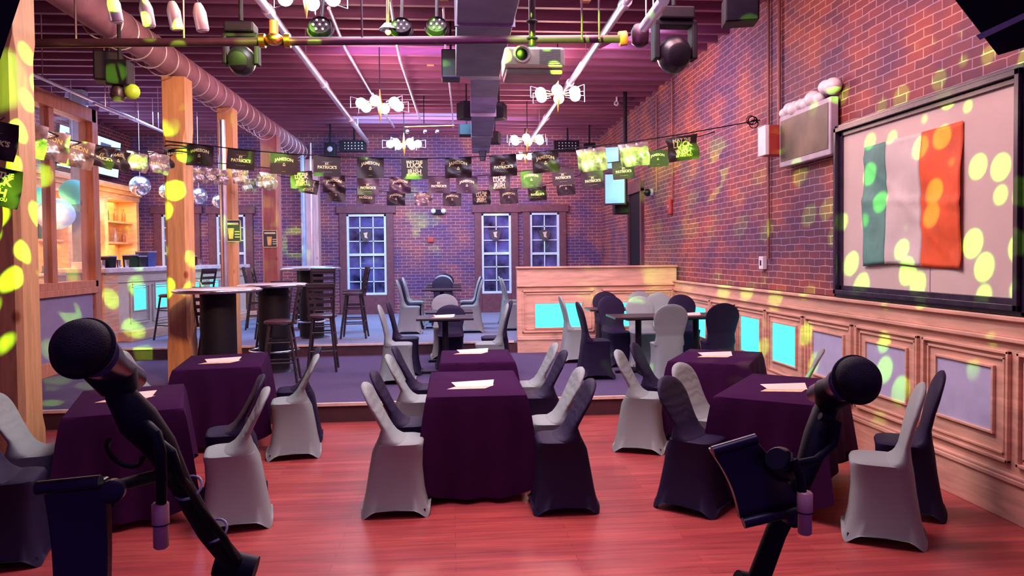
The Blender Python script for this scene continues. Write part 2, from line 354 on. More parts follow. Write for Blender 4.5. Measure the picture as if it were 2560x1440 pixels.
# far wall with window openings
WIN = []
def wrect(x0, x1, yt, yb):
    a = aY(x0, yt, FY); b = aY(x1, yb, FY); return (a.x, b.x, b.z, a.z)
wins = [wrect(866, 968, 536, 737), wrect(1203, 1279, 534, 733), wrect(1324, 1399, 532, 735), wrect(541, 618, 537, 730), wrect(404, 486, 537, 730)]
xs = sorted(wins)
mb = MB(); x = LX
for (a, b, z0, z1) in xs:
    mb.box((x, FY, -.2), (a, FY + .3, 5.1)); mb.box((a, FY, -.2), (b, FY + .3, z0)); mb.box((a, FY, z1), (b, FY + .3, 5.1)); x = b
mb.box((x, FY, -.2), (WX, FY + .3, 5.1))
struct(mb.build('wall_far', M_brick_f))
cols_ = [3, 2, 2, 2, 3]
for n, (a, b, z0, z1) in enumerate(wins):
    root = struct(thing('window_%d' % (n + 1), 'tall white-framed sash window in the far brick wall', 'window')); del root['category']
    del root['label']
    f = MB(); t = .055
    f.box((a, FY - .03, z0), (a + t, FY + .06, z1)); f.box((b - t, FY - .03, z0), (b, FY + .06, z1)); f.box((a, FY - .03, z1 - t), (b, FY + .06, z1)); f.box((a, FY - .04, z0), (b, FY + .06, z0 + t))
    zm = z0 + (z1 - z0) * .5; f.box((a + t, FY - .02, zm - .03), (b - t, FY + .05, zm + .03)); f.build('window_frame', M_winframe, root, bevel=.006)
    g = MB(); nc = cols_[n]
    for k in range(1, nc):
        xx = a + (b - a) * k / nc; g.box((xx - .012, FY, z0 + t), (xx + .012, FY + .03, z1 - t))
    for k in list(range(1, 6)):
        if k == 3: continue
        q = z0 + (z1 - z0) * k / 6; g.box((a + t, FY, q - .012), (b - t, FY + .03, q + .012))
    g.build('glazing_bars', M_winframe, root)
    MB().box((a + .02, FY + .03, z0 + .02), (b - .02, FY + .04, z1 - .02)).build('pane', M_winglass, root)
    s = MB(); w = .17
    s.box((a - w, FY - .06, Z2), (a, FY + .02, z1 + .02)); s.box((b, FY - .06, Z2), (b + w, FY + .02, z1 + .02)); s.box((a - w - .06, FY - .08, z1 + .02), (b + w + .06, FY + .02, z1 + .20)); s.box((a, FY - .06, Z2), (b, FY + .02, z0))
    s.build('surround', M_beam, root, bevel=.01)
# ceiling: boards and joists
mb = MB().box((LX, -.5, 4.9), (WX, FY, 5.1)); struct(mb.build('ceiling', M_deck))
M_joist = pine('joist_wood', (.22, .065, .13), False, (.6, 6, 6), .7)
jr = struct(bpy.data.objects.new('trim_5', None)); col.objects.link(jr)
y = 3.2
while y < FY - .1:
    MB().box((LX, y - .035, CZ + random.uniform(-.015, .015)), (WX, y + .035, 4.9)).build('joist', M_joist, jr); y += .42
# lateral timber blocks between joists
bl = MB()
for k in range(10):
    yy = 3.2 + .42 * random.randint(2, 30); xx = random.uniform(-3, 3.2); bl.box((xx, yy + .03, 4.68), (xx + .11, yy + .39, 4.82))
bl.build('blocking', M_backbar, jr)

# ------------------------------------------------------------ pine posts along the room
def post(x, y, w, z0, z1, label, m=M_post, chamfer=True):
    h = w / 2; c = .035
    def ring(z, q): return [(x - h + q, y - h, z), (x + h - q, y - h, z), (x + h, y - h + q, z), (x + h, y + h - q, z), (x + h - q, y + h, z), (x - h + q, y + h, z), (x - h, y + h - q, z), (x - h, y - h + q, z)]
    rings = [ring(z0, .004)] + ([ring(z0 + .5, .004), ring(z0 + .6, c), ring(z1 - .75, c), ring(z1 - .62, .004)] if chamfer else []) + [ring(z1, .004)]
    return tag(MB().loft(rings).build('timber_post', m, origin=(x, y, z0)), label, 'post', 'pine posts under the round duct')
post(-3.17, 5.6, .28, 0, 3.95, 'thick pine post at the left edge of the photo, splashed with green light')
post(-3.33, 9.42, .27, Z1, 3.95, 'orange pine post behind the near high table, bunting cord tied round it')
post(-3.33, 11.45, .23, Z1, 3.98, 'pine post with a beer poster and a pale pipe beside it')
M_post2 = pine('red_stained_post', (.42, .13, .11))
post(-3.33, 14.1, .30, Z2, 4.0, 'reddish post behind the high tables with a small beer poster', M_post2)
M_post3 = pine('pale_post', (.62, .42, .42))
post(-3.2, 17.5, .30, Z2, 4.0, 'pale knotty post against the far brick wall', M_post3, False)
# round wrapped duct with wire hoops
dx, dz, dr = -3.38, 4.13, .17
root = thing('wrapped_duct', 'long round duct in reddish wrap running over the row of pine posts', 'duct', (dx, 3, dz))
MB().tube([(0, 0, 0), (0, 5.2, 0), (0, 10.4, 0.02), (0, 14.6, .05)], dr, 20).build('duct_tube', M_duct, root, True)
for k in range(26):
    yy = 4.6 + k * .37; MB().torus((0, yy, -.03), dr + .025, .007, 28, 6, (0, 1, .1)).build('wire_hoop', M_hoop, root, True)
# rectangular steel duct in the centre
root = thing('steel_duct', 'large rectangular galvanised air duct hanging under the ceiling at centre', 'duct', (0, 0, 0))
MB().box((.07, 3.0, 3.92), (.60, 9.0, 4.32)).build('wide_section', M_steel, root, bevel=.006)
mb = MB(); mb.loft([[(.07, 9.0, 3.92), (.60, 9.0, 3.92), (.60, 9.0, 4.32), (.07, 9.0, 4.32)], [(.26, 9.5, 3.99), (.64, 9.5, 3.99), (.64, 9.5, 4.3), (.26, 9.5, 4.3)]]); mb.build('reducer', M_steel, root)
mb = MB(); mb.loft([[(.26, 9.5, 3.99), (.64, 9.5, 3.99), (.64, 9.5, 4.3), (.26, 9.5, 4.3)], [(.44, 15.5, 3.88), (.80, 15.5, 3.88), (.80, 15.5, 4.25), (.44, 15.5, 4.25)]]); mb.build('narrow_section', M_steel, root)
for yy in (5.0, 7.0): MB().box((.05, yy, 3.90), (.62, yy + .03, 4.34)).build('joint_flange', M_steel, root)
for yy, x0 in ((11.5, .31), (13.5, .37)): MB().box((x0, yy, 3.90), (x0 + .4, yy + .03, 4.3)).build('joint_flange', M_steel, root)
p = aY(1207, 372, 15.2); q = aY(1207, 402, 15.2)
tag(MB().tube([p + Vector((0, 0, .25)), p, q], [.09, .09, .06], 14).build('pipe_stub', M_black, None, True), 'black pipe stub under the far end of the steel duct', 'pipe')

# pipes and conduits
def pipe(pts, r, m, label, name='conduit', couplings=(), cat='pipe', group=None):
    o = MB().tube(pts, r, 10).build(name, m, None, True, origin=None)
    tag(o, label, cat, group)
    for q in ((.12, .5, .88) if name == 'conduit' and abs(Vector(pts[0]).z - Vector(pts[-1]).z) < .6 and len(pts) == 2 else ()):
        w_ = Vector(pts[0]).lerp(Vector(pts[-1]), q); MB().tube([w_, (w_.x, w_.y, HC)], .006, 6).build('hanger_rod', m, o)
    for c in couplings:
        a, b = Vector(pts[0]), Vector(pts[-1]); p = a.lerp(b, c); d = (b - a).normalized() * .07
        MB().tube([p - d, p + d], r * 1.35, 10).build('coupling', m, o, True)
    return o
pipe([(-1.83, 2.8, 4.25), (-1.83, 16.6, 4.28)], .045, M_conduit, 'long bright steel pipe under the ceiling left of the centre duct', couplings=(.1, .32, .36, .6, .8))
pipe([(1.77, 2.8, 4.28), (1.77, 16.4, 4.30)], .045, M_conduit, 'long bright steel pipe under the ceiling right of the centre duct', couplings=(.1, .3, .34, .6, .8))
pipe([aY(975, 0, 8.1), aY(992, 110, 9.8), aY(1000, 150, 10.6), aY(1050, 300, 15.3)], .022, M_conduit, 'thin bent conduit between the left chandelier and the centre duct')
pipe([aY(822, 20, 8.35), aY(862, 120, 9.96), aY(935, 245, 13.1), aY(985, 318, 16)], .022, M_conduit, 'thin double conduit passing behind the left chandelier')
pipe([aY(1108, 20, 8.35), aY(1114, 120, 9.96), aY(1130, 270, 14), aY(1133, 320, 16)], .014, M_conduit, 'thin rod-like conduit just left of the steel duct')
pipe([aY(1660, 0, 5.0), aY(1610, 68, 5.6)], .04, M_conduit, 'short bright pipe end at the top right of the cross pipe')
# cross pipe
a, b = aY(-60, 110, 5.9), aY(1552, 97, 6.1)
o = pipe([a, b], .033, M_pipe, 'black iron sprinkler pipe crossing the room under the ceiling', 'sprinkler_pipe')
for px in (655, 718): MB().tube([aY(px - 6, 102, 5.94), aY(px + 8, 102, 5.94)], .055, 14).build('pipe_union', M_brass, o, True)
p = aY(685, 98, 5.93); MB().sphere(p, .06, 16, 10, (1.2, 1, .8)).build('valve_body', M_brass, o, True)
MB().tube([p, p + Vector((0, 0, .14))], .035, 12).build('valve_neck', M_redpipe, o, True)
MB().tube([aY(1548, 97, 6.1), aY(1566, 95, 6.1)], .06, 14).build('red_coupling', M_redpipe, o, True)
MB().lathe(aY(1600, 90, 6.1), [(.03, -.09), (.07, -.06), (.075, .04), (.05, .09)], 16).build('drop_fitting', M_pipe, o, True)
for px in (190, 460, 905, 1330, 1455, 1498): MB().tube([aY(px, 99, 6), Vector((aY(px, 99, 6).x, 6.0, 4.9))], .008, 6).build('hanger_rod', M_pipe, o)
pipe([aY(35, 165, 8.5), aY(410, 330, 14.5)], .022, M_conduit, 'steel pipe high over the left glass partition')
pipe([aY(235, 258, 9.6), aY(412, 332, 13.5)], .016, M_conduit, 'second thinner pipe beside the one over the partition')
p3 = (aY(555, 300, 11.2), aY(562, 700, 11.2))
pipe([p3[0], Vector((p3[0].x, 11.2, Z1))], .045, M_conduit, 'pale vertical pipe on the left side of the postered pine post', 'standpipe')
pipe([(-3.30, 16.9, 4.3), (-3.30, 16.9, Z2)], .055, mat('pipe_blue_grey', (.30, .42, .62), .35, .3), 'bluish vertical pipe by the pale post at the far wall', 'standpipe')
pipe([(-3.12, 16.9, 4.3), (-3.12, 16.9, Z2)], .03, M_conduit, 'thin vertical conduit beside the bluish pipe at the far wall', 'standpipe')
def wall_conduit(px, yt, yb, r, m, label):
    a = aX(px, yt, WX - .03); b = aX(px, yb, WX - .03); return pipe([(WX - .03, a.y, a.z), (WX - .03, a.y, b.z)], r, m, label)
M_rust = mat('conduit_brown', (.30, .12, .10), .5, .3)
wall_conduit(1921, -40, 648, .016, M_rust, 'brown conduit running down the right brick wall to the small outlet box')
wall_conduit(1680, 195, 500, .014, M_rust, 'brown conduit on the right wall running to the red alarm')
wall_conduit(1641, 240, 480, .014, M_rust, 'thin conduit on the right wall above the white camera dome')
wall_conduit(1948, -40, 320, .02, M_rust, 'conduit on the right wall dropping behind the small wall screen')

# ------------------------------------------------------------ panelled walls (wainscot, booth wall, bar)
def panel_boards(parent, L, zb, zt, panels, lit, zin, depth=.05, cap=.09, names=('panel_moulding', 'insert_panel', 'light_panel'), m=M_pine, base=.2, capw=.06):
    """local frame: u along x, front towards -y"""
    MB().box((0, 0, zb), (L, depth, zt)).build('backing_board', m, parent)
    MB().box((0, -.02, zb), (L, 0, zb + base)).build('base_board', m, parent, bevel=.004)
    mb = MB().box((0, -.035, zb + base), (L, 0, zb + base + .035)); mb.box((0, -.028, zb + base + .035), (L, 0, zb + base + .06)); mb.build('base_moulding', m, parent, bevel=.008)
    mb = MB().box((-.01, -capw, zt - .03), (L + .01, depth + .03, zt)); mb.box((0, -.025, zt - cap - .05), (L, 0, zt - .03)); mb.box((0, -.04, zt - cap - .08), (L, 0, zt - cap - .05)); mb.build('cap_rail', m, parent, bevel=.006)
    for (u0, u1), on in zip(panels, lit):
        mo = MB(); z0, z1 = zb + base + .12, zt - cap - .14
        for k, (ins, w, d) in enumerate([(0, .022, .028), (.045, .018, .016)]):
            a, b, c, e = u0 + ins, u1 - ins, z0 + ins, z1 - ins
            mo.box((a, -d, c), (a + w, 0, e)); mo.box((b - w, -d, c), (b, 0, e)); mo.box((a, -d, e - w), (b, 0, e)); mo.box((a, -d, c), (b, 0, c + w))
        a, b = u0 + (u1 - u0) * .18, u1 - (u1 - u0) * .18; c, e = zin; w = .02; d = .022
        mo.box((a - w, -d, c - w), (a, 0, e + w)); mo.box((b, -d, c - w), (b + w, 0, e + w)); mo.box((a, -d, e), (b, 0, e + w)); mo.box((a, -d, c - w), (b, 0, c))
        mo.build(names[0], m, parent, bevel=.004)
        MB().box((a, -.008, c), (b, 0, e)).build(names[2] if on else names[1], M_led if on else M_insert, parent)
# right wall wainscot: from y=2.4 to 11.75; u runs from far to near so that the front faces -x
root = struct(bpy.data.objects.new('trim_6', None)); col.objects.link(root)
root.location = (WX - .05, Y2, 0); root.rotation_euler = (0, 0, -PI / 2)
cents = [11.3, 10.5, 9.58, 8.66, 7.75, 6.81, 5.86, 4.92, 3.97, 3.02]
panel_boards(root, Y2 - 2.4, 0, 1.33, [(Y2 - c - (.44 if k else .36), Y2 - c + (.44 if k else .36)) for k, c in enumerate(cents)], [0, 1, 1, 1, 1, 0, 0, 0, 0, 0], (.55, .97), base=.25)
# booth wall
bx0, bx1 = 1.02, 3.6
root = struct(bpy.data.objects.new('wall_booth', None)); col.objects.link(root); root.location = (bx0, Y2 - .08, 0)
panel_boards(root, bx1 - bx0, Z1, 1.57, [(.08, 1.24), (1.36, 2.52)], [1, 1], (.60, .98), cap=.24, depth=.10)
# bar
A = Vector((-5.6, 12.4, 0)); Bv = Vector((-4.7, 17.3, 0)); ang = math.atan2(Bv.y - A.y, Bv.x - A.x)
root = thing('bar_counter', 'long pale panelled bar counter with glowing cyan panels on the left', 'bar counter', A, ang)
Lb = (Bv - A).length
panel_boards(root, Lb, Z2, 1.53, [(u - .28, u + .28) for u in (.95, 1.6, 2.25, 2.9, 3.52, 4.15)], [1] * 6, (.87, 1.31), m=M_barfront, base=.14)
MB().box((-.02, .05, Z2), (Lb, .62, 1.53)).build('counter_body', M_barfront, root)
MB().box((-.12, -.12, 1.53), (Lb, .72, 1.61)).build('worktop', M_bartop, root, bevel=.015)
MB().box((-.03, -.03, Z2), (.34, 0.0, 1.52)).build('end_pilaster', M_pine, root, bevel=.004)
for v0, v1 in ((.07, .33), (.35, .60)): dd = MB().box((-.045, v0, Z2 + .12), (-.02, v1, 1.50)).build('door', M_barfront, root, bevel=.004)
MB().box((-.06, .09, 1.30), (-.045, .11, 1.40)).build('handle', M_black, dd)
MB().box((.30, -.26, Z2), (Lb, -.01, Z2 + .17)).build('foot_ledge', M_pine, root, bevel=.01)
root = thing('bar_side_counter', 'low white return counter between the bar end and the back bar', 'bar counter', (-6.76, 12.5, Z2))
MB().box((0, 0, 0), (.40, .5, 1.1)).build('cabinet_body', M_barfront, root)
MB().box((.02, -.02, .10), (.38, 0, 1.05)).build('door', M_barfront, root, bevel=.006)
MB().box((-.01, -.04, 1.1), (.41, .52, 1.15)).build('worktop', M_bartop, root, bevel=.01)

# back bar on the left wall, warm shelf lights
root = thing('back_bar', 'tall orange-lit wooden back bar shelving along the left wall', 'shelving', (LX, 0, 0))
y0, y1 = 9.6, 17.2
MB().box((.02, y0, Z2), (.55, y1, 1.25)).build('base_cabinet', M_wdark, root)
MB().box((.02, y0, 1.25), (.6, y1, 1.30)).build('counter', M_bartop, root)
MB().box((.01, y0, 1.30), (.05, y1, 3.2)).build('back_panel', M_backbar, root)
mb = MB().box((.02, y0, 3.12), (.52, y1, 3.2)); mb.box((.02, y0, 3.2), (.60, y1, 3.30)); mb.box((.02, y0, 3.0), (.46, y1, 3.12)); mb.build('cornice', M_backbar, root, bevel=.02)
for zz_ in (2.08, 2.52): MB().box((.05, y0, zz_), (.36, y1, zz_ + .035)).build('shelf', M_backbar, root)
for yy in (9.6, 11.1, 12.6, 14.1, 15.55, 17.05):
    MB().box((.05, yy, 1.30), (.44, yy + .14, 3.0)).build('pilaster', M_backbar, root, bevel=.008)
for yy in (10.4, 11.95, 13.4, 14.9, 16.4):
    light('AREA', 'shelf_light', (LX + .32, yy, 2.97), 26, (1, .46, .14), (LX + .2, yy, 0), .9)
    light('AREA', 'shelf_light', (LX + .28, yy, 2.05), 17, (1, .50, .18), (LX + .2, yy, 0), .9)
light('POINT', 'back_bar_lamp', (LX + 1.0, 15.6, 2.5), 45, (1, .5, .18), None, .1)
light('POINT', 'back_bar_lamp', (LX + 1.0, 12.4, 2.5), 22, (1, .45, .18), None, .1)

# bottles
def bottle_proto(m, h, r, name='bottle'):
    o = MB().lathe((0, 0, 0), [(r * .9, 0), (r, .01), (r, h * .58), (r * .35, h * .74), (r * .30, h * .97), (r * .34, h)], 10).build(name, m, None, True); return o
protos = [bottle_proto(M_bottle[i % 4], h, r) for i, (h, r) in enumerate([(.30, .038), (.27, .042), (.33, .036), (.25, .04)])]
used = [False] * 4
def place(protos, used, loc, label, cat, group, sc=1):
    i = random.randrange(len(protos))
    if used[i]: o = protos[i].copy(); col.objects.link(o)
    else: o = protos[i]; used[i] = True
    o.location = loc; tag(o, label, cat, group); o.scale = (1, 1, sc); return o
for yy0, yy1, z, n, lab, grp in [(9.9, 17.0, 1.30, 34, 'bottle standing on the back bar counter below the shelves', 'bottles on the back bar counter'),
                            (11.3, 17.0, 2.555, 16, 'bottle on the upper shelf of the back bar', 'bottles on the upper back bar shelf'),
                            (11.3, 17.0, 2.115, 16, 'bottle on the lower shelf of the back bar', 'bottles on the lower back bar shelf')]:
    k = 0
    for i in range(n):
        yy = yy0 + (yy1 - yy0) * (i + .5) / n
        if any(abs(yy - (q + .07)) < .14 for q in (9.6, 11.1, 12.6, 14.1, 15.55, 17.05)): continue
        place(protos, used, (LX + random.uniform(.18, .28), yy, z), lab, 'bottle', grp, random.uniform(.85, 1.1))
# things on the bar top
ub = Matrix.Translation(A) @ Matrix.Rotation(ang, 4, 'Z')
glass = MB().lathe((0, 0, 0), [(.028, 0), (.036, .13), (.034, .13), (.026, .01)], 12).build('drinking_glass', M_chrome, None, True)
gu = [False]
for i, u in enumerate((.15, .22, .30, .55, .62, .70, .78, 3.05, 3.12, 3.2)):
    place([glass], gu, ub @ Vector((u, .1 + .05 * (i % 3), 1.61)), 'clear glass standing on the bar top among the caddies', 'glass', 'glasses on the bar top')
for u, w, h, m, lab in [(.40, .16, .20, M_black, 'black straw holder on the near end of the bar top'), (1.0, .16, .22, M_black, 'black napkin caddy on the bar top'), (1.2, .2, .2, M_blackg, 'glossy black bin beside the napkin caddy on the bar'),
                        (1.46, .22, .28, mat('navy_plastic', (.05, .07, .25), .3), 'navy blue bucket on the bar top left of the pine post'), (2.7, .2, .22, M_black, 'black caddy on the bar between the two pine posts'), (3.0, .14, .2, M_black, 'small black box on the bar between the two pine posts')]:
    r = thing('bar_caddy', lab, 'caddy', ub @ Vector((u, .18, 1.61)), ang)
    MB().loft([[(-w / 2, -w / 2, 0), (w / 2, -w / 2, 0), (w / 2, w / 2, 0), (-w / 2, w / 2, 0)], [(-w * .6, -w * .55, h), (w * .6, -w * .55, h), (w * .6, w * .55, h), (-w * .6, w * .55, h)]]).build('caddy_box', m, r)
    MB().box((-w * .62, -w * .57, h - .02), (w * .62, w * .57, h)).build('rim', M_grey, r)
r = thing('fruit_garnish_tray', 'clear tray of garnishes and straws on the near end of the bar', 'tray', ub @ Vector((.12, .35, 1.61)), ang)
MB().box((-.12, -.2, 0), (.12, .2, .1)).build('tray_box', M_white2, r, bevel=.01)
for k in range(8): MB().tube([(-.08 + .022 * k, -.1, .08), (-.08 + .024 * k, -.12, .30)], .006, 6).build('straw', M_white2, r)

# ------------------------------------------------------------ glazed partition at the left
root = thing('glazed_partition', 'wooden glazed partition with mauve lower wall left of the bar', 'partition', (-5.43, 8.3, Z1))
L = 11.75 - 8.3; zt = 4.0 - Z1
def pb(a, b, n, m=M_pinev, bev=.006): return MB().box(a, b).build(n, m, root, bevel=bev)
pb((-.06, 0, .16), (.06, L - .2, 1.05), 'lower_wall', M_mortar); pb((-.09, 0, 0), (.09, L - .15, .18), 'base_board'); pb((-.12, 0, 1.05), (.12, L - .1, 1.14), 'sill_board'); pb((-.10, 0, 1.14), (.10, L - .1, 1.24), 'sill_rail')
pb((-.10, 0, zt - .20), (.10, L - .05, zt), 'head_rail')
for yy in (1.05, 2.15): pb((-.06, yy, 1.24), (.06, yy + .13, zt - .2), 'mullion')
pb((-.10, L - .18, 0), (.10, L, zt + .0), 'end_post')
for a_, b_ in ((0, 1.05), (1.18, 2.15), (2.28, L - .18)): pb((-.004, a_, 1.24), (.004, b_, zt - .2), 'pane', M_clear, 0)
M_greypost = mat('grey_post', (.30, .28, .30), .6)
p = aY(205, 600, 13.2)
tag(MB().box((p.x - .11, 13.1, Z2), (p.x + .11, 13.3, 4.62)).build('timber_post', M_greypost), 'plain grey post standing behind the glazed partition', 'post')

# lit TVs on the left wall
def tv(cx, cy, cz, w, h, rz, label, screen, content=True, tilt=0):
    r = thing('television', label, 'television', (cx, cy, cz), rz); r.rotation_euler = (tilt, 0, rz)
    MB().box((-w / 2, 0, -h / 2), (w / 2, .06, h / 2)).build('casing', M_blackg, r, bevel=.006)
    MB().box((-w / 2 + .025, -.004, -h / 2 + .03), (w / 2 - .025, .002, h / 2 - .025)).build('screen', screen, r)
    if content:
        MB().box((-w * .30, -.008, -h * .30), (w * .1, -.004, h * .34)).build('screen_picture', mat('tv_picture_dark', (.10, .14, .25), .3, emit=(.10, .14, .25), es=.5), r)
    MB().box((-.08, .05, -.08), (.08, .26, .08)).build('wall_bracket', M_black, r)
    return r
tv(LX + .25, 12.65, 3.80, 1.25, .80, PI / 2, 'glowing television seen through the glazed partition', M_tvblue, True, .1)
tv(LX + .25, 14.75, 3.85, 1.10, .80, PI / 2, 'glowing television over the back bar, middle of the wall row', M_tvblue, True, .1)
tv(LX + .25, 16.15, 3.88, 1.15, .80, PI / 2, 'glowing television over the back bar nearest the far wall', M_tvblue, True, .1)
light('AREA', 'television_glow', (LX + .5, 14.8, 3.8), 60, (.35, .6, 1), (0, 14.8, 2.5), 2.5)

# hanging globes
def globe(px, py, Y, rpx, m, name, label, cat, sc=1):
    c = aY(px, py, Y); r = rpx * Y / F
    root = thing(name, label, cat, c)
    MB().sphere((0, 0, 0), r, 24, 14, (1, 1, sc)).build('ball', m, root, True)
    MB().tube([(0, 0, r * sc * .9), (0, 0, max(.3, HC - c.z))], .004, 6).build('hanging_cord', M_hoop, root)
globe(350, 465, 14.4, 24, M_mirror, 'mirror_ball', 'mirror ball hanging left of the near pine post by the televisions', 'mirror ball')
globe(417, 478, 15.0, 18, M_mirror, 'mirror_ball', 'mirror ball half hidden behind the near pine post', 'mirror ball')
globe(497, 490, 15.0, 20, M_mirror, 'mirror_ball', 'mirror ball hanging between the two nearest pine posts', 'mirror ball')
globe(548, 503, 15.4, 17, M_mirror, 'mirror_ball', 'mirror ball cut by the pale pipe at the postered post', 'mirror ball')
globe(88, 488, 12.6, 22, M_teal, 'paper_lantern', 'small teal lantern seen through the left partition pane', 'lantern', .95)
globe(184, 480, 12.6, 31, M_teal, 'paper_lantern', 'large teal lantern seen through the right partition pane', 'lantern', .95)
globe(137, 535, 12.9, 44, M_globe, 'paper_lantern', 'big pale blue lantern behind the partition mullion', 'lantern', .85)

# ------------------------------------------------------------ board with tricolour flag
fx = WX - .02
ya, yb_, za, zb_ = 4.34, 6.65, 1.335, 2.92
root = thing('framed_board', 'large cream board in a black frame on the right brick wall', 'board', (fx, 0, 0))
MB().box((-.03, ya + .05, za + .05), (.0, yb_ - .05, zb_ - .05)).build('board_panel', M_board, root)
MB().box((-.034, 5.30, za + .08), (-.029, 5.306, za + .30)).build('board_joint', M_grey, root)
mb = MB(); w = .11
for k, (i, d) in enumerate([(0, .06), (.03, .09), (.07, .05)]):
    ww = [.03, .04, .04][k]
    mb.box((-d, ya + i, za + i), (0, ya + i + ww, zb_ - i)); mb.box((-d, yb_ - i - ww, za + i), (0, yb_ - i, zb_ - i)); mb.box((-d, ya + i, za + i), (0, yb_ - i, za + i + ww)); mb.box((-d, ya + i, zb_ - i - ww), (0, yb_ - i, zb_ - i))
mb.build('frame', M_boardframe, root, bevel=.004)
def flagf(u, v):      # out-of-wall offset of the cloth, u 0..1 along, v 0..1 up
    return .052 + .007 * math.sin(u * 6 + v * 5) + .005 * math.sin(u * 13 - v * 9) + .004 * math.sin(v * 16 + u * 3) + .010 * math.exp(-((v - .55 + .1 * u) / .03) ** 2) + .010 * math.exp(-((v - .9 + .9 * u) / .04) ** 2)
root = thing('tricolour_flag', 'creased green white and orange flag pinned to the cream board', 'flag', (fx, 0, 0))
fy0, fy1 = 6.18, 4.94
for n, (m, u0, u1) in enumerate([(M_fgreen, 0, .27), (M_fwhite, .27, .64), (M_forange, .64, 1)]):
    vs_, fs = [], []; nu, nv = 14, 34
    for j in range(nv + 1):
        for i in range(nu + 1):
            u = u0 + (u1 - u0) * i / nu; v = j / nv
            yy = fy0 + (fy1 - fy0) * u; zb2 = 1.625 + .02 * math.sin(u * 5) + .02 * u; zt2 = 2.64 + .02 * u + .02 * abs(u - .8)
            vs_.append((-flagf(u, v), yy, zb2 + (zt2 - zb2) * v))
    for j in range(nv):
        for i in range(nu): k = j * (nu + 1) + i; fs.append((k, k + 1, k + nu + 2, k + nu + 1))
    o = MB().add(vs_, fs).build('stripe', m, root, True); o['label'] = ['green stripe', 'white stripe', 'orange stripe'][n]
    sd = o.modifiers.new('thickness', 'SOLIDIFY'); sd.thickness = .002

# small wall screen with lumps of garland on top
root = thing('wall_screen', 'small dark screen in a grey frame on the right wall beside the board', 'screen', (WX - .02, 7.19, 2.93))
MB().box((-.10, -.54, -.27), (-.02, .54, .27)).build('frame', M_grey, root, bevel=.01)
MB().box((-.105, -.50, -.21), (-.09, .50, .22)).build('screen', M_tvdim, root)
MB().box((-.02, -.2, -.1), (.02, .2, .1)).build('bracket', M_black, root)
mb = MB()
for k in range(9):
    t = k / 8; mb.sphere((-.06, .5 - 1.0 * t, .31 + .02 * (k % 2) + (.06 if k > 6 else 0)), .055 + .012 * (k % 3), 12, 8, (1, 1.3, 1))
tag(mb.build('cotton_garland', M_white2, None, True, origin=(0, 0, 0)), 'lumpy white cotton-like garland lying on top of the small wall screen', 'garland').location = (WX - .02, 7.19, 2.93)
root = thing('wall_speaker_box', 'small pale box with a dark front beside the small wall screen', 'box', (WX - .02, 7.86, 2.97))
MB().box((-.20, -.10, -.16), (0, .10, .16)).build('box_body', M_redpipe, root, bevel=.006); MB().box((-.24, -.10, -.16), (-.20, .10, .16)).build('box_cover', M_white2, root, bevel=.004)
p = aX(1912, 657, WX); root = thing('wall_outlet', 'white outlet box on the brick just above the wainscot', 'outlet', p)
MB().box((-.05, -.06, -.075), (0, .06, .075)).build('plate', M_white2, root, bevel=.006); MB().box((-.055, -.015, -.03), (-.05, .015, .03)).build('socket', M_black, root)
p = aX(1680, 517, WX); root = thing('fire_alarm', 'red fire alarm bell hanging on the right wall conduit', 'alarm', p)
MB().box((-.06, -.06, -.13), (0, .06, .13)).build('alarm_body', M_redpipe, root, bevel=.02); MB().lathe((-.07, 0, 0), [(.03, 0), (.03, .02)], 12, (1, 0, 0)).build('alarm_dome', M_grey, root)
p = aX(1632, 481, WX); root = thing('dome_camera', 'round black and white wall device left of the red alarm', 'camera', p)
MB().box((-.06, -.05, -.06), (0, .12, .06)).build('mount', M_grey, root, bevel=.01); MB().sphere((-.1, 0, 0), .07, 16, 10).build('lens_dome', M_blackg, root, True)
# doorway in the right wall near the corner
ya1, yb1 = aX(1607, 560, WX).y, aX(1577, 560, WX).y
root = struct(bpy.data.objects.new('door_1', None)); col.objects.link(root)
MB().box((WX - .02, ya1, Z2), (WX + .01, yb1, 2.95)).build('door_leaf', M_black, root)
mb = MB().box((WX - .06, ya1 - .1, Z2), (WX, ya1, 3.0)); mb.box((WX - .06, yb1, Z2), (WX, yb1 + .1, 3.0)); mb.box((WX - .07, ya1 - .1, 2.95), (WX, yb1 + .1, 3.15)); mb.build('door_frame', M_beam, root)
MB().box((WX - .06, ya1 + .1, 1.35), (WX - .02, ya1 + .16, 1.5)).build('door_handle', M_chrome, root)

# tall angled televisions by the far right corner
def tv2(px0, px1, pt, pb_, Y, rz, label):
    a = aY(px0, pt, Y); b = aY(px1, pb_, Y); w = abs(b.x - a.x) / math.cos(rz); h = a.z - b.z
    return tv((a.x + b.x) / 2, Y, (a.z + b.z) / 2, w, h, rz, label, M_tvblue2, False)
tv2(1512, 1562, 432, 512, 12.9, -.45, 'bright blue portrait television low in the far right corner')
tv2(1510, 1548, 365, 425, 12.7, -.45, 'bright blue television just above the portrait one, behind the bunting')
p = aY(1552, 522, 13.2); tag(MB().box((p.x - .13, 13.1, p.z - .1), (p.x + .13, 13.3, p.z + .12)).build('speaker_box', M_black, None, bevel=.01), 'small black box under the portrait television', 'speaker')
tag(MB().tube([(p.x + .1, 13.25, p.z + .1), (p.x + .1, 13.25, 4.7)], .035, 10).build('ceiling_mount_pole', M_black), 'black pole dropping from the ceiling to the portrait televisions', 'pole')

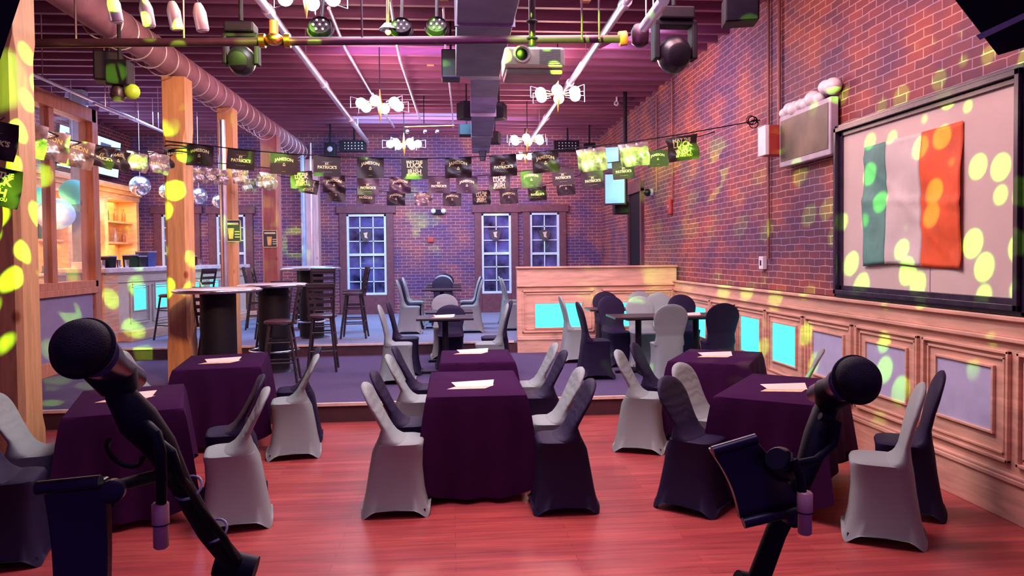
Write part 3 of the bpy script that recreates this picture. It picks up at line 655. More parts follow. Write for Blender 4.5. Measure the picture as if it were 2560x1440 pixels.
# ------------------------------------------------------------ far wall fittings
p = aY(1096, 530, FY - .05); root = thing('emergency_light', 'two-headed emergency light on the far wall right of the wide window', 'light fitting', p)
MB().box((-.12, -.03, -.06), (.12, .05, .06)).build('housing', M_black, root, bevel=.01)
for s in (-.12, .12): MB().sphere((s, -.06, .02), .06, 14, 8).build('lamp_head', M_globe, root, True)
for px, lab in ((885, 'left'), (1420, 'right')):
    p = aY(px, 364, 16.6); root = thing('blinder_light', 'grid of small lamps in a black panel near the far wall, %s one' % lab, 'stage light', p)
    MB().box((-.32, 0, -.13), (.26, .12, .12)).build('housing', M_black, root, bevel=.01)
    for i in range(6):
        for j in range(3): MB().sphere((-.2 + .075 * i, -.01, -.07 + .065 * j), .022, 8, 6).build('lamp', M_chrome, root, True)
    MB().tube([(0, .06, .1), (0, .06, HC - p.z + .02)], .02, 8).build('hanging_pole', M_black, root)
for px, lab in ((826, 'small black speaker left of the left lamp grid near the far wall'), (1474, 'small black speaker right of the right lamp grid near the far wall')):
    p = aY(px, 374, 16.5); root = thing('small_speaker', lab, 'speaker', p)
    MB().box((-.12, -.08, -.16), (.12, .1, .14)).build('cabinet', M_black, root, bevel=.015); MB().lathe((0, -.085, 0), [(.06, 0), (.04, .02), (.01, .02)], 14, (0, -1, 0)).build('cone', M_grey, root)
    MB().tube([(0, .02, .1), (0, .02, HC - p.z + .02)], .02, 8).build('hanging_pole', M_black, root)
for px, py, Y, w, h, m, lab in [(1077, 600, FY, .14, .10, M_redpipe, 'small red call point box on the far brick wall')]:
    p = aY(px, py, Y); tag(MB().box((p.x - w / 2, Y - .06, p.z - h / 2), (p.x + w / 2, Y, p.z + h / 2)).build('call_point', m, None, bevel=.005), lab, 'alarm')
# window shamrock-style round signs: dark crest plates with a pale harp-like mark
for px, py, lab in ((914, 590, 'wide left window'), (1238, 588, 'middle window'), (1362, 588, 'right window behind the booth')):
    p = aY(px, py, FY - .08); root = thing('window_crest', 'dark crest-shaped sign with a pale harp hanging in the ' + lab, 'sign', p)
    pts = [(-.14, .10), (-.05, .13), (.05, .13), (.14, .10), (.12, -.04), (.06, -.12), (-.06, -.12), (-.12, -.04)]
    prism(MB(), pts, 0, .015).build('plate', M_poster, root)
    prism(MB(), [(-.05, .07), (.05, .09), (.03, .0), (.05, -.06), (-.02, -.04), (-.03, .02)], -.006, 0).build('harp_mark', mat('crest_print', (.7, .55, .45), .5), root)
# beer posters on posts
for (cx, cy, px, py, hw, hh, lab) in [(-3.33, 11.325, 579, 577, .135, .165, 'beer poster with a yellow pint on the pine post'), (-3.33, 13.94, 675, 597, .13, .16, 'smaller-looking beer poster on the reddish post')]:
    p = aY(px, py, cy - .01); root = thing('beer_poster', lab, 'poster', p)
    MB().box((-hw, 0, -hh), (hw, .006, hh)).build('sheet', M_poster, root)
    mb = MB(); t = .012
    mb.box((-hw, -.003, -hh), (hw, .006, -hh + t)); mb.box((-hw, -.003, hh - t), (hw, .006, hh)); mb.box((-hw, -.003, -hh), (-hw + t, .006, hh)); mb.box((hw - t, -.003, -hh), (hw, .006, hh)); mb.build('border', M_print, root)
    prism(MB(), [(-.04, -.12), (.02, -.12), (.035, .04), (-.055, .04)], -.003, 0).build('pint_glass', M_yellow, root)
    mb = MB(); mb.box((-.10, -.003, .09), (.10, 0, .12))
    for k in range(3): mb.box((.045, -.003, -.10 + .04 * k), (.115, 0, -.085 + .04 * k))
    mb.build('printed_lines', M_print, root)

# ------------------------------------------------------------ chandeliers
def chandelier(px, py, Y, label, ctop=True, s=1.0, lamp=90):
    c = aY(px, py, Y); root = thing('chandelier', label, 'chandelier', c, random.uniform(-.3, .3))
    MB().lathe((0, 0, 0), [(.004, -.24 * s), (.035 * s, -.03), (.035 * s, .03), (.004, .24 * s)], 10).build('spindle', M_brass, root, True)
    MB().tube([(0, 0, .2 * s), (0, 0, HC - c.z)], .008, 6).build('rod', M_black, root)
    MB().lathe((0, 0, HC - c.z - .03), [(.08, 0), (.09, .03)], 18).build('canopy', M_black, root)
    for k in range(6):
        a = k * PI / 3 + .2; d = Vector((math.cos(a), math.sin(a), 0)); 
        MB().tube([(0, 0, 0), d * .20 * s], .008, 6).build('arm', M_brass, root)
        MB().sphere(d * .27 * s, .075 * s, 16, 12).build('bulb', M_bulb, root, True)
        fr = MB(); t = Vector((0, 0, 1)); p0, p1 = d * .12 * s, d * .42 * s
        for q0, q1 in (((p0 - t * .03 * s), (p1 - t * .075 * s)), ((p1 - t * .075 * s), (p1 + t * .075 * s)), ((p1 + t * .075 * s), (p0 + t * .03 * s))): fr.tube([q0, q1], .005, 6)
        fr.build('wire_frame', M_chrome, root)
    L = light('POINT', 'chandelier_light', c + Vector((0, 0, -.02)), lamp, (1, .50, .38), None, .3)
chandelier(950, 262, 10.6, 'lit chandelier with brass spindle hanging left of the steel duct, nearest whole one', lamp=170)
chandelier(1395, 236, 10.2, 'lit chandelier with wire frames hanging behind the projector on the right', lamp=170)
chandelier(1010, 360, 14.6, 'lit chandelier near the far wall, left of the steel duct', lamp=90)
chandelier(1318, 350, 14.0, 'lit chandelier near the far wall, right of the steel duct', lamp=90)
chandelier(1313, 390, 17.0, 'small lit chandelier farthest back against the far wall', s=.8, lamp=40)
chandelier(765, -16, 7.4, 'lit chandelier cut by the top edge of the photo', lamp=60)

# ------------------------------------------------------------ projector
p = aY(1331, 161, 4.9); root = thing('projector', 'white ceiling projector with round lens and louvred vent', 'projector', p)
MB().box((-.195, -.15, -.055), (.195, .17, .075)).build('casing', M_white2, root, bevel=.018)
MB().box((-.185, -.12, -.095), (.185, .15, -.055)).build('underside', M_grey, root, bevel=.015)
l = MB().lathe((-.085, -.15, .022), [(.055, 0), (.055, .03), (.045, .03), (.042, .01)], 24, (0, -1, 0)).build('lens_ring', M_white2, root, True)
MB().sphere((-.085, -.155, .022), .04, 18, 10, (1, .5, 1)).build('lens', M_blackg, l, True)
mb = MB()
for k in range(8): mb.box((.03, -.156, -.035 + .0125 * k), (.165, -.148, -.029 + .0125 * k))
mb.build('vent_louvres', M_grey, root)
MB().lathe((0, 0, .075), [(.07, 0), (.07, .02), (.03, .04), (.03, .05)], 18).build('mount_plate', M_black, root)
MB().tube([(0, 0, .1), (0, 0, 3.92 - p.z)], .022, 12).build('mount_pole', M_pipe, root, True)
for z in (.17, .28): MB().torus((0, 0, z), .03, .008, 16, 6).build('cable_tie_ring', M_black, root, True)

# ------------------------------------------------------------ stage lights and speakers under the ceiling
def par(px, py, Y, r, label, dots=True):
    p = aY(px, py, Y); root = thing('par_light', label, 'stage light', p); root.rotation_euler = (R_(-25), 0, 0)
    MB().lathe((0, 0, 0), [(r * .5, -.14), (r * .9, -.10), (r, 0), (r * .94, .02), (r * .9, .0)], 20, (0, -1, 0)).build('housing', M_black, root, True)
    if dots:
        for k in range(7):
            a = k * PI / 3; q = (0, 0) if k == 6 else (math.cos(a) * r * .55, math.sin(a) * r * .55)
            MB().sphere((q[0], -.02, q[1]), r * .12, 8, 6).build('led_lens', M_grey, root, True)
    MB().torus((0, .03, 0), r * 1.12, .008, 16, 6, (0, 1, 0), .5).build('yoke', M_black, root, True)
    MB().tube([(0, .03, r), (0, .1, HC - p.z)], .014, 8).build('hanging_rod', M_black, root)
par(800, 66, 6.2, .095, 'black LED par can with seven pale lenses left of the others')
par(1003, 66, 6.2, .085, 'black LED par can with dim lenses beside the small chrome lamp')
par(1092, 64, 6.2, .085, 'black LED par can nearest the steel duct')
def moving(px, py, Y, s, label):
    p = aY(px, py, Y); root = thing('moving_head_light', label, 'stage light', p)
    MB().sphere((0, 0, -.08 * s), .13 * s, 18, 12, (.95, 1.1, 1.05)).build('head', M_blackg, root, True)
    MB().lathe((0, -.10 * s, -.10 * s), [(.08 * s, 0), (.085 * s, .04 * s), (.07 * s, .05 * s)], 18, (0, -1, -.4)).build('lens_barrel', M_black, root, True)
    mb = MB(); mb.box((-.16 * s, -.06 * s, -.12 * s), (-.12 * s, .06 * s, .14 * s)); mb.box((.12 * s, -.06 * s, -.12 * s), (.16 * s, .06 * s, .14 * s)); mb.box((-.16 * s, -.06 * s, .12 * s), (.16 * s, .06 * s, .16 * s)); mb.build('yoke', M_black, root, bevel=.01)
    MB().box((-.13 * s, -.10 * s, .16 * s), (.13 * s, .10 * s, .25 * s)).build('base', M_black, root, bevel=.015)
    MB().tube([(0, 0, .28 * s), (0, 0, HC - p.z + .02)], .02, 8).build('hanging_pole', M_black, root)
moving(604, 130, 6.6, .95, 'black moving head stage light left of the brass valve')
moving(1685, 110, 6.2, 1.15, 'black moving head stage light hanging by the top of the right wall')
def spk(px, py, Y, w, h, d, label, rx=0, rz=0, grille=False):
    p = aY(px, py, Y); root = thing('hanging_speaker', label, 'speaker', p); root.rotation_euler = (rx, 0, rz)
    MB().box((-w / 2, -d / 2, -h / 2), (w / 2, d / 2, h / 2)).build('cabinet', M_black, root, bevel=.012)
    MB().box((-w * .44, -d / 2 - .01, -h * .45), (w * .44, -d / 2, h * .45)).build('grille', M_blackg, root)
    MB().tube([(0, 0, h * .4), (0, 0, HC - p.z + .0)], .015, 8).build('hanging_rod', M_black, root)
spk(1127, 165, 9.4, .23, .36, .25, 'upright black speaker hung left of the steel duct')
spk(1166, 277, 12.6, .24, .28, .3, 'black speaker left of the narrow duct section, pale side band', 0, .4)
spk(1247, 279, 12.6, .22, .26, .3, 'black speaker right of the narrow duct section', 0, -.3)
spk(1166, 327, 14.0, .28, .20, .3, 'blue-tinged black speaker lower left of the duct')
spk(1237, 345, 14.4, .20, .22, .3, 'small black speaker lower right of the duct', 0, -.2)
spk(1850, 28, 5.6, .25, .20, .28, 'black speaker box at the top of the right brick wall', .1, -.25)
spk(272, 170, 8.0, .26, .30, .22, 'black hanging box with pale marks over the glazed partition', 0, .3)
p = aY(970, 74, 6.2); root = thing('clip_lamp', 'small chrome clip lamp between the par cans', 'lamp', p)
MB().lathe((0, 0, 0), [(.03, .05), (.075, .0), (.07, -.005), (.02, .03)], 18).build('shade', M_chrome, root, True); MB().tube([(0, 0, .04), (.01, 0, .5)], .014, 8).build('stem', M_brass, root, True); MB().sphere((0, 0, -.02), .025, 12, 8).build('bulb', M_white2, root, True)
# small flood with a green tinted sheet, near the partition
p = aY(300, 195, 7.4); root = thing('hanging_fixture', 'dark hanging fixture with torn brass-coloured fittings above the partition', 'light fitting', p)
MB().box((-.10, -.08, -.08), (.10, .08, .16)).build('housing', M_black, root, bevel=.01); MB().lathe((-.02, 0, -.22), [(.05, 0), (.075, .05), (.05, .14)], 12).build('socket', M_wdark, root, True)
MB().sphere((.11, 0, -.13), .075, 10, 7, (1, .8, 1)).build('reflector', mat('lime_gel', (.45, .75, .05), .4), root, True)
MB().tube([(0, 0, .1), (0, 0, HC - p.z + .02)], .018, 8).build('hanging_pole', M_black, root)
# four frosted cylinders
for i, (px, py, top) in enumerate(((286, 22, 'far left'), (367, 34, 'second from left'), (436, 40, 'third from left'), (501, 44, 'rightmost'))):
    p = aY(px, py, 5.0); root = thing('hanging_glass_shade', 'frosted glass cylinder hanging at the top of the photo, ' + top + ' of four', 'lamp shade', p); root.rotation_euler = (.1, R_(-8), 0)
    MB().lathe((0, 0, 0), [(.03, -.085), (.04, -.08), (.042, .03), (.03, .07), (.02, .09), (.012, .09)], 16).build('glass', M_frost, root, True)
    MB().torus((0, 0, -.083), .03, .006, 16, 6).build('rim', M_white2, root, True)
    MB().tube([(0, 0, .08), (-.02, 0, .9)], .006, 6).build('cord', M_black, root)
p = aY(1540, 258, 13.5); root = thing('security_camera', 'white bullet security camera on the ceiling at right', 'camera', p)
MB().lathe((0, 0, 0), [(.04, 0), (.045, .03), (.04, .16)], 16, (.35, .9, .1)).build('camera_body', M_white2, root, True); MB().lathe((-.005, -.01, 0), [(.028, 0), (.02, .02)], 14, (-.35, -.9, -.1)).build('lens', M_blackg, root, True); MB().tube([(.03, .08, 0), (.05, .08, HC - p.z)], .018, 8).build('bracket', M_white2, root, True)
p = aY(1060, 318, 13.6); root = thing('track_light', 'thin ceiling track with tiny spotlights in front of the far wall', 'track light', p)
MB().tube([(-.35, 0, 0), (.55, 0, .03)], .014, 8).build('track', M_brass, root)
for s in (-.3, .02, .24): MB().sphere((s, 0, -.08), .035, 10, 8).build('spot_head', M_chrome, root, True)
MB().tube([(0, 0, 0), (0, 0, HC - p.z)], .008, 6).build('drop_rod', M_black, root)
# foreground speaker cabinets cut by the top corners
def slab(fr, bk, Yf, Yb, name, label, m, parent=None):
    return MB().loft([[aY(x, y, Yf) for x, y in fr], [aY(x, y, Yb) for x, y in bk]]).build(name, m, parent)
root = thing('stage_speaker', 'big dark angled speaker cabinet in the top right corner', 'speaker', (0, 0, 0))
fr = [(2372, -20), (2495, 138), (2640, 95), (2640, -60)]
slab(fr, [(2400, -20), (2505, 110), (2640, 70), (2640, -60)], 2.6, 3.1, 'cabinet', '', M_black, root)
slab([(2440, 88), (2450, 100), (2640, 10), (2640, -5)], [(2440, 88), (2450, 100), (2640, 10), (2640, -5)], 2.585, 2.6, 'trim_strip', '', M_grey, root)
root = thing('stage_speaker', 'dark speaker edge in the top left corner of the photo', 'speaker', (0, 0, 0))
slab([(-160, -80), (52, -60), (50, 0), (-8, 175), (-160, 260)], [(-160, -80), (40, -60), (38, 0), (-20, 165), (-160, 240)], 2.6, 3.0, 'cabinet', '', M_black, root)
slab([(-60, 120), (-12, 165), (-8, 176), (-60, 150)], [(-60, 120), (-12, 165), (-8, 176), (-60, 150)], 2.585, 2.6, 'trim_strip', '', M_grey, root)

# ------------------------------------------------------------ bunting
def text_mesh(lines, arch=0):
    vs_, fs = [], []
    for txt, size, zc, off in lines:
        cu = bpy.data.curves.new('t', 'FONT'); cu.body = txt; cu.size = size; cu.align_x = 'CENTER'; cu.offset = off; cu.resolution_u = 2
        o = bpy.data.objects.new('t', cu); col.objects.link(o); dg = bpy.context.evaluated_depsgraph_get()
        me = bpy.data.meshes.new_from_object(o.evaluated_get(dg)); n = len(vs_)
        wd = max((abs(v.co.x) for v in me.vertices), default=.1)
        for v in me.vertices: vs_.append((v.co.x, 0, zc + v.co.y + (arch * (1 - (v.co.x / wd) ** 2) if arch and size > .03 else 0)))
        fs += [tuple(i + n for i in p.vertices) for p in me.polygons]
        bpy.data.objects.remove(o); bpy.data.meshes.remove(me); bpy.data.curves.remove(cu)
    return vs_, fs
FW, FH = .33, .255
DES = {
 'J': text_mesh([('JAMESON', .052, -.105, .0016), ('___', .03, -.215, .0), ('O', .045, -.165, .0006)], .022),
 'P': text_mesh([('ST.', .04, -.115, .0016), ("PATRICK'S", .050, -.160, .0020), ('________', .028, -.200, 0), ('________', .028, -.075, 0)]),
 'M': text_mesh([('MAY THE', .048, -.060, .0018), ('LUCK', .075, -.112, .0026), ('- OF THE -', .024, -.133, .0005), ('IRISH', .074, -.188, .0026), ('BE WITH YOU', .030, -.216, .001)])}
def cf(u, z, k):
    if k == 0: return .006 * math.sin(u * 9 + 1)
    if k == 1: return .012 * math.sin(u * 22 + z * 15) - .02 * z
    if k == 2: return .022 * math.sin(u * 26 + z * 30) + .015 * math.sin(z * 42 - u * 10)
    return .018 * math.sin(u * 34 + z * 14 + 1) + .012 * math.sin(z * 38 - u * 9)
FM = {}
def flag_meshes(d, k):
    if (d, k) in FM: return FM[d, k]
    nu, nv = 14, 10; vs_, fs = [], []
    for j in range(nv + 1):
        for i in range(nu + 1):
            u = -FW / 2 + FW * i / nu; z = -FH * j / nv; vs_.append((u, cf(u, z, k), z))
    for j in range(nv):
        for i in range(nu): q = j * (nu + 1) + i; fs.append((q, q + 1, q + nu + 2, q + nu + 1))
    o = MB().add(vs_, fs).build('pennant', M_foil if k == 3 else M_flag, None, True); me = o.data; bpy.data.objects.remove(o)
    tv_, tf = DES[d]; o = MB().add([(x, cf(x, z, k) - .004, z) for x, _, z in tv_], tf).build('lettering', M_print); tm = o.data; bpy.data.objects.remove(o)
    FM[d, k] = (me, tm); return FM[d, k]
def garland(label, pts, flags):
    """pts: list of (px,py,Y) of the cord; flags: (px, py_top, Y, design, fold, yaw, roll, scale)"""
    P = [aY(*p) for p in pts]
    root = thing('bunting_garland', label, 'bunting', P[0])
    cord = []
    for i in range(len(P) - 1):
        for k in range(6): cord.append(P[i].lerp(P[i + 1], k / 6) - P[0])
    cord.append(P[-1] - P[0])
    MB().tube(cord, .007, 6).build('cord', M_black, root)
    for (px, py, Y, d, k, yaw, roll, s) in flags:
        me, tm = flag_meshes(d, k)
        o = bpy.data.objects.new('pennant', me); col.objects.link(o); o.parent = root; o.location = aY(px, py, Y) - P[0]; o.rotation_euler = (0, R_(roll), R_(yaw)); o.scale = (s, s, s)
        t = bpy.data.objects.new('lettering', tm); col.objects.link(t); t.parent = o
garland('nearest bunting garland of black printed pennants strung from the pine post to the right wall',
    [(413, 352, 9.25), (500, 362, 9.3), (603, 374, 9.3), (713, 384, 9.3), (818, 390, 9.3), (926, 394, 9.3), (1035, 396, 9.25), (1145, 394, 9.2), (1257, 388, 9.1), (1362, 378, 9.0), (1477, 366, 8.9), (1583, 354, 8.8), (1703, 336, 8.7), (1912, 298, 8.5)],
    [(500, 362, 9.3, 'J', 1, -4, 4, 1), (604, 372, 9.3, 'P', 0, 0, 5, 1), (711, 384, 9.3, 'J', 0, 0, 3, 1), (818, 389, 9.3, 'P', 0, 3, 1, 1), (926, 394, 9.3, 'J', 1, 0, 1, 1), (1036, 396, 9.25, 'M', 0, 0, 0, 1), (1145, 393, 9.2, 'J', 2, 0, -1, 1),
     (1257, 388, 9.1, 'P', 2, 0, -3, 1), (1362, 379, 9.0, 'J', 2, 0, -5, 1), (1477, 371, 8.9, 'P', 3, 0, -6, 1.08), (1583, 358, 8.8, 'J', 3, 0, -6, 1.08), (1703, 340, 8.7, 'M', 2, 0, -8, 1.15)])
garland('middle bunting garland hanging just behind the nearest one',
    [(440, 400, 9.6), (600, 412, 10.8), (690, 422, 11.2), (752, 430, 11.4), (835, 438, 11.5), (920, 443, 11.5), (1000, 443, 11.5), (1097, 440, 11.5), (1167, 441, 11.5), (1248, 436, 11.4), (1327, 425, 11.2), (1405, 415, 11.0), (1480, 412, 10.9), (1560, 402, 10.7), (1642, 374, 10.3), (1797, 326, 10.0)],
    [(495, 418, 10.0, 'J', 3, 48, 0, .8), (523, 420, 10.2, 'P', 3, 40, 0, .8), (548, 424, 10.4, 'J', 3, 50, 0, .8), (600, 424, 10.9, 'M', 3, 50, 0, .8), (672, 432, 11.2, 'J', 3, 55, 0, .9),
     (752, 428, 11.4, 'M', 1, 0, -3, 1), (835, 440, 11.5, 'J', 2, 0, 2, 1), (920, 446, 11.5, 'P', 1, 0, 1, 1), (1000, 442, 11.5, 'J', 2, 0, 0, 1), (1097, 442, 11.5, 'P', 1, 0, 0, 1), (1167, 442, 11.5, 'J', 1, 0, 0, 1), (1248, 436, 11.4, 'M', 1, 0, -1, 1),
     (1327, 427, 11.2, 'J', 1, 0, -3, 1), (1406, 420, 11.0, 'P', 0, 0, -4, 1), (1480, 428, 10.9, 'P', 1, 0, -5, 1), (1557, 404, 10.7, 'P', 1, 0, -5, 1), (1643, 376, 10.3, 'J', 0, 0, -5, .9)])
garland('farthest bunting garland with the smallest pennants low before the far wall',
    [(664, 425, 13.9), (700, 440, 13.6), (775, 455, 13.4), (845, 470, 13.4), (915, 476, 13.4), (990, 480, 13.4), (1058, 481, 13.4), (1130, 481, 13.4), (1203, 477, 13.4), (1271, 473, 13.3), (1342, 465, 13.2), (1413, 448, 13.1), (1500, 424, 12.9), (1646, 388, 12.85)],
    [(622, 446, 13.4, 'J', 3, 50, 0, .9), (664, 440, 13.4, 'J', 3, 40, 12, .9), (775, 448, 13.4, 'M', 1, 0, 10, 1), (842, 468, 13.4, 'J', 1, 0, 6, 1), (915, 474, 13.4, 'P', 1, 0, 3, 1), (990, 478, 13.4, 'J', 2, 0, 1, 1), (1058, 479, 13.4, 'J', 3, 0, 0, 1), (1130, 480, 13.4, 'J', 1, 0, 0, 1),
     (1203, 476, 13.4, 'M', 2, 0, -2, 1), (1271, 474, 13.3, 'J', 1, 0, -3, 1), (1342, 466, 13.2, 'P', 2, 0, -4, 1), (1413, 452, 13.1, 'J', 1, 0, -5, 1)])
garland('crumpled silvery bunting garland strung from the left post to the second pine post',
    [(-30, 300, 5.2), (30, 290, 5.6), (100, 320, 6.1), (165, 348, 6.6), (230, 362, 7.2), (300, 372, 7.8), (360, 380, 8.5), (413, 384, 9.2)],
    [(60, 305, 5.9, 'P', 3, 42, 8, 1), (124, 326, 6.4, 'J', 3, 44, 8, .95), (190, 350, 6.9, 'J', 3, 40, 8, .95), (258, 366, 7.5, 'P', 2, 72, 6, .8), (300, 376, 7.9, 'J', 2, 74, 5, .8), (345, 382, 8.4, 'J', 3, 66, 5, .8), (399, 384, 8.9, 'P', 3, 66, 5, .9), (436, 372, 9.3, 'J', 2, 60, 0, .9),
     (-8, 302, 5.3, 'P', 1, -8, 12, 1)])
garland('short bunting length drooping across the left edge post with green lettering',
    [(-80, 395, 5.2), (-10, 415, 5.2), (50, 440, 5.25)], [(-2, 418, 5.2, 'M', 1, -4, 12, 1)])
# cable bundle on the post
root = thing('cable_coil', 'black cable tied in loops round the second pine post', 'cable', aY(447, 378, 9.27))
for z, t in ((.04, .1), (0, -.15), (-.03, .05)): MB().torus((0, .13, z), .20, .008, 24, 6, (t, .1, 1)).build('cable_loop', M_black, root, True)
root = thing('cable_coil', 'small tangle of black cord on the cord by the right wall', 'cable', aY(1880, 305, 8.45))
for k in range(5): MB().torus((random.uniform(-.03, .03), 0, random.uniform(-.03, .03)), .05, .005, 14, 5, (random.random(), 1, random.random())).build('cord_loop', M_black, root, True)

# ------------------------------------------------------------ covered chairs
def se(n, a, b, p, x0=0, z=0, zf=None):
    r = []
    for k in range(n):
        t = 2 * PI * k / n; c, s = math.cos(t), math.sin(t)
        x = a * math.copysign(abs(c) ** (2 / p), c); y = b * math.copysign(abs(s) ** (2 / p), s)
        cor = min(1, abs(c * s) * 2) ** 1.5
        r.append((x + x0, y, z if zf is None else zf(cor)))
    return r
def lerpt(tab, z):
    for (z0, v0), (z1, v1) in zip(tab, tab[1:]):
        if z <= z1: return v0 + (v1 - v0) * max(0, (z - z0)) / (z1 - z0)
    return tab[-1][1]
def chair_proto(m, h, sz, lean, label):
    root = thing('banquet_chair', label, 'chair')
    fr_low = [(0, .235), (.05, .215), (.15, .192), (.30, .178), (.42, .182), (sz - .02, .190), (sz - .006, .182), (sz, .16), (sz + .004, .10)]
    if lean > .12:
        fr = [(sz - .02, .10), (sz + .004, .07), (sz + .012, .045), (sz + .03, .012), (sz + .07, -.025), (sz + .15, -.075), (sz + .25, -.128), (h, -.185)]
        re = [(0, -.235), (.15, -.205), (.30, -.182), (.42, -.160), (.50, -.122), (.575, -.095), (.63, -.118), (.70, -.150), (.80, -.200), (h, -.248)]
    else:
        fr = [(sz - .02, .0), (sz + .004, -.02), (sz + .012, -.04), (sz + .03, -.062), (sz + .08, -.088), (sz + .22, -.120), (sz + .36, -.155), (h, -.200)]
        re = [(0, -.235), (.15, -.205), (.30, -.182), (.42, -.168), (.50, -.155), (.58, -.146), (.70, -.168), (.84, -.205), (h, -.240)]
    wd = [(0, .222), (.05, .208), (.15, .186), (.30, .172), (.42, .174), (sz, .184), (sz + .05, .172), (sz + .1, .168), (sz + (h - sz) * .62, .208), (h, .208)]
    n = 44; rings = []
    for z, fx_ in fr_low:
        r_ = lerpt(re, z); w = lerpt(wd, z) * (1 if z < sz - .003 else .93 if z < sz + .002 else .7)
        if z >= sz: r_ = max(r_, -.10)
        rings.append(se(n, (fx_ - r_) / 2, w, 6.5 - min(z, .3) * 7, (fx_ + r_) / 2, z, (lambda c: .060 * (1 - c)) if z == 0 else None))
    o = MB().loft(rings, (False, True)).build('seat_cover', m, root, True)
    rings = []
    for k in range(31):
        t = k / 30; t = 1 - (1 - t) ** 1.25; z = (sz - .02) + (h - sz + .02) * t
        f_ = lerpt(fr, z); r_ = lerpt(re, z); w = lerpt(wd, z); u = (z - sz) / (h - sz)
        if u > .60:
            q = (u - .60) / .40; w *= math.sqrt(max(.010, 1 - q ** 2.3))
        if u > .9: xm = (f_ + r_) / 2; q = math.sqrt(max(.08, 1 - ((u - .9) / .1) ** 2)); f_ = xm + (f_ - xm) * q; r_ = xm + (r_ - xm) * q
        rings.append(se(32, (f_ - r_) / 2, w, 3, (f_ + r_) / 2, z))
    MB().loft(rings).build('backrest_cover', m, root, True)
    for sx in (-1, 1):
        for sy in (-1, 1): MB().tube([(sx * .200, sy * .188, 0), (sx * .19, sy * .176, .05)], .011, 8).build('foot', M_blackg, root)
    return root
protoC = {}; first = {}
for key, m, ms in (('W', M_white, M_white_s), ('D', M_dark, M_dark_s)):
    for v, (h, sz, lean) in {'f': (.885, .49, .2), 'u': (.96, .48, .05), 's': (.86, .46, .05)}.items():
        if key + v == 'Ws': continue
        if v != 'f': m = ms
        r = chair_proto(m, h, sz, lean, ''); protoC[key + v] = tree_of(r); first[key + v] = True
nm = {'W': 'pale', 'D': 'black'}
def chair(k, x, y, z, deg, where, group):
    lab = '%s stretch-covered chair %s' % (nm[k[0]], where)
    r = protoC[k][0]
    if first[k]: first[k] = False; r.location = (x, y, z); r.rotation_euler = (0, 0, R_(deg)); r['label'] = lab; r['group'] = group
    else: dup(protoC[k], (x, y, z), R_(deg), lab, 'chair', group)
g = 'covered chairs at the dance floor tables'
chair('Wf', -.40, 5.15, 0, 0, 'nearest on the left of the centre front table', g); chair('Df', -.40, 5.68, 0, 0, 'second on the left of the centre front table', g)
chair('Df', .75, 5.08, 0, 180, 'nearest on the right of the centre front table', g); chair('Wf', .77, 5.62, 0, 180, 'second on the right of the centre front table', g)
chair('Wf', -.37, 6.60, 0, 0, 'nearest on the left of the centre rear cloth table', g); chair('Df', -.36, 7.2, 0, 0, 'second on the left of the centre rear cloth table', g)
chair('Df', .80, 6.65, 0, 180, 'nearest on the right of the centre rear cloth table', g); chair('Wf', .80, 7.22, 0, 180, 'second on the right of the centre rear cloth table', g)
chair('Wf', -1.42, 6.68, 0, 190, 'nearest on the right of the left rear cloth table', g); chair('Df', -1.50, 7.24, 0, 190, 'second on the right of the left rear cloth table', g)
chair('Wf', -2.92, 7.3, 0, 10, 'behind the left microphone at the left rear cloth table', g)
chair('Wf', -1.45, 5.0, 0, 194, 'nearest on the right of the left front table', g); chair('Df', -1.62, 5.56, 0, 194, 'second on the right of the left front table', g)
chair('Df', -2.62, 4.52, 0, 14, 'cut by the lower left corner beside the left front table', g); chair('Wf', -2.80, 5.12, 0, 12, 'cut by the left edge beside the left front table', g)
chair('Wf', 1.68, 6.52, 0, -23, 'nearest on the left of the right rear cloth table', g); chair('Df', 1.95, 7.02, 0, -26, 'second on the left of the right rear cloth table', g)
chair('Wf', 3.12, 6.48, 0, 150, 'against the wainscot right of the right rear cloth table', g)
chair('Df', 1.66, 4.98, 0, -42, 'nearest on the left of the right front table', g); chair('Wf', 1.95, 5.60, 0, -42, 'second on the left of the right front table', g)
chair('Wu', 2.63, 4.33, 0, 152, 'biggest of all, right of the right microphone stand', g); chair('Du', 3.04, 4.74, 0, 152, 'against the wainscot beside the biggest pale chair', g)
g = 'covered chairs on the lower carpeted step'
chair('Wu', -.69, 9.2, Z1, 0, 'nearest on the left of the bare pedestal table', g); chair('Du', -.64, 9.85, Z1, 0, 'second on the left of the bare pedestal table', g)
chair('Wu', .46, 9.1, Z1, 180, 'nearest on the right of the bare pedestal table', g); chair('Du', .56, 9.75, Z1, 180, 'second on the right of the bare pedestal table', g)
chair('Ds', -.03, 10.3, Z1, -90, 'facing the camera between the two bare pedestal tables', g); chair('Wu', -.12, 11.35, Z1, -90, 'facing the camera behind both bare pedestal tables', g)
g = 'covered chairs on the upper carpeted level'
chair('Wu', -.77, 13.3, Z2, 0, 'front of the left row below the wide window', g); chair('Du', -.77, 14.0, Z2, 0, 'middle of the left row below the wide window', g); chair('Wu', -.76, 14.8, Z2, 0, 'back of the left row below the wide window', g)
chair('Wu', .33, 13.3, Z2, 180, 'front of the right row before the middle window', g); chair('Du', .34, 14.0, Z2, 180, 'middle of the right row before the middle window', g); chair('Wu', .34, 14.8, Z2, 180, 'back of the right row before the middle window', g)
chair('Du', -.2, 14.75, Z2, -90, 'nearest of three nested upright backs at centre rear', g); chair('Wu', -.2, 16.0, Z2, -90, 'middle of three nested upright backs at centre rear', g); chair('Du', -.17, 17.2, Z2, -90, 'farthest of three nested upright backs at centre rear', g)
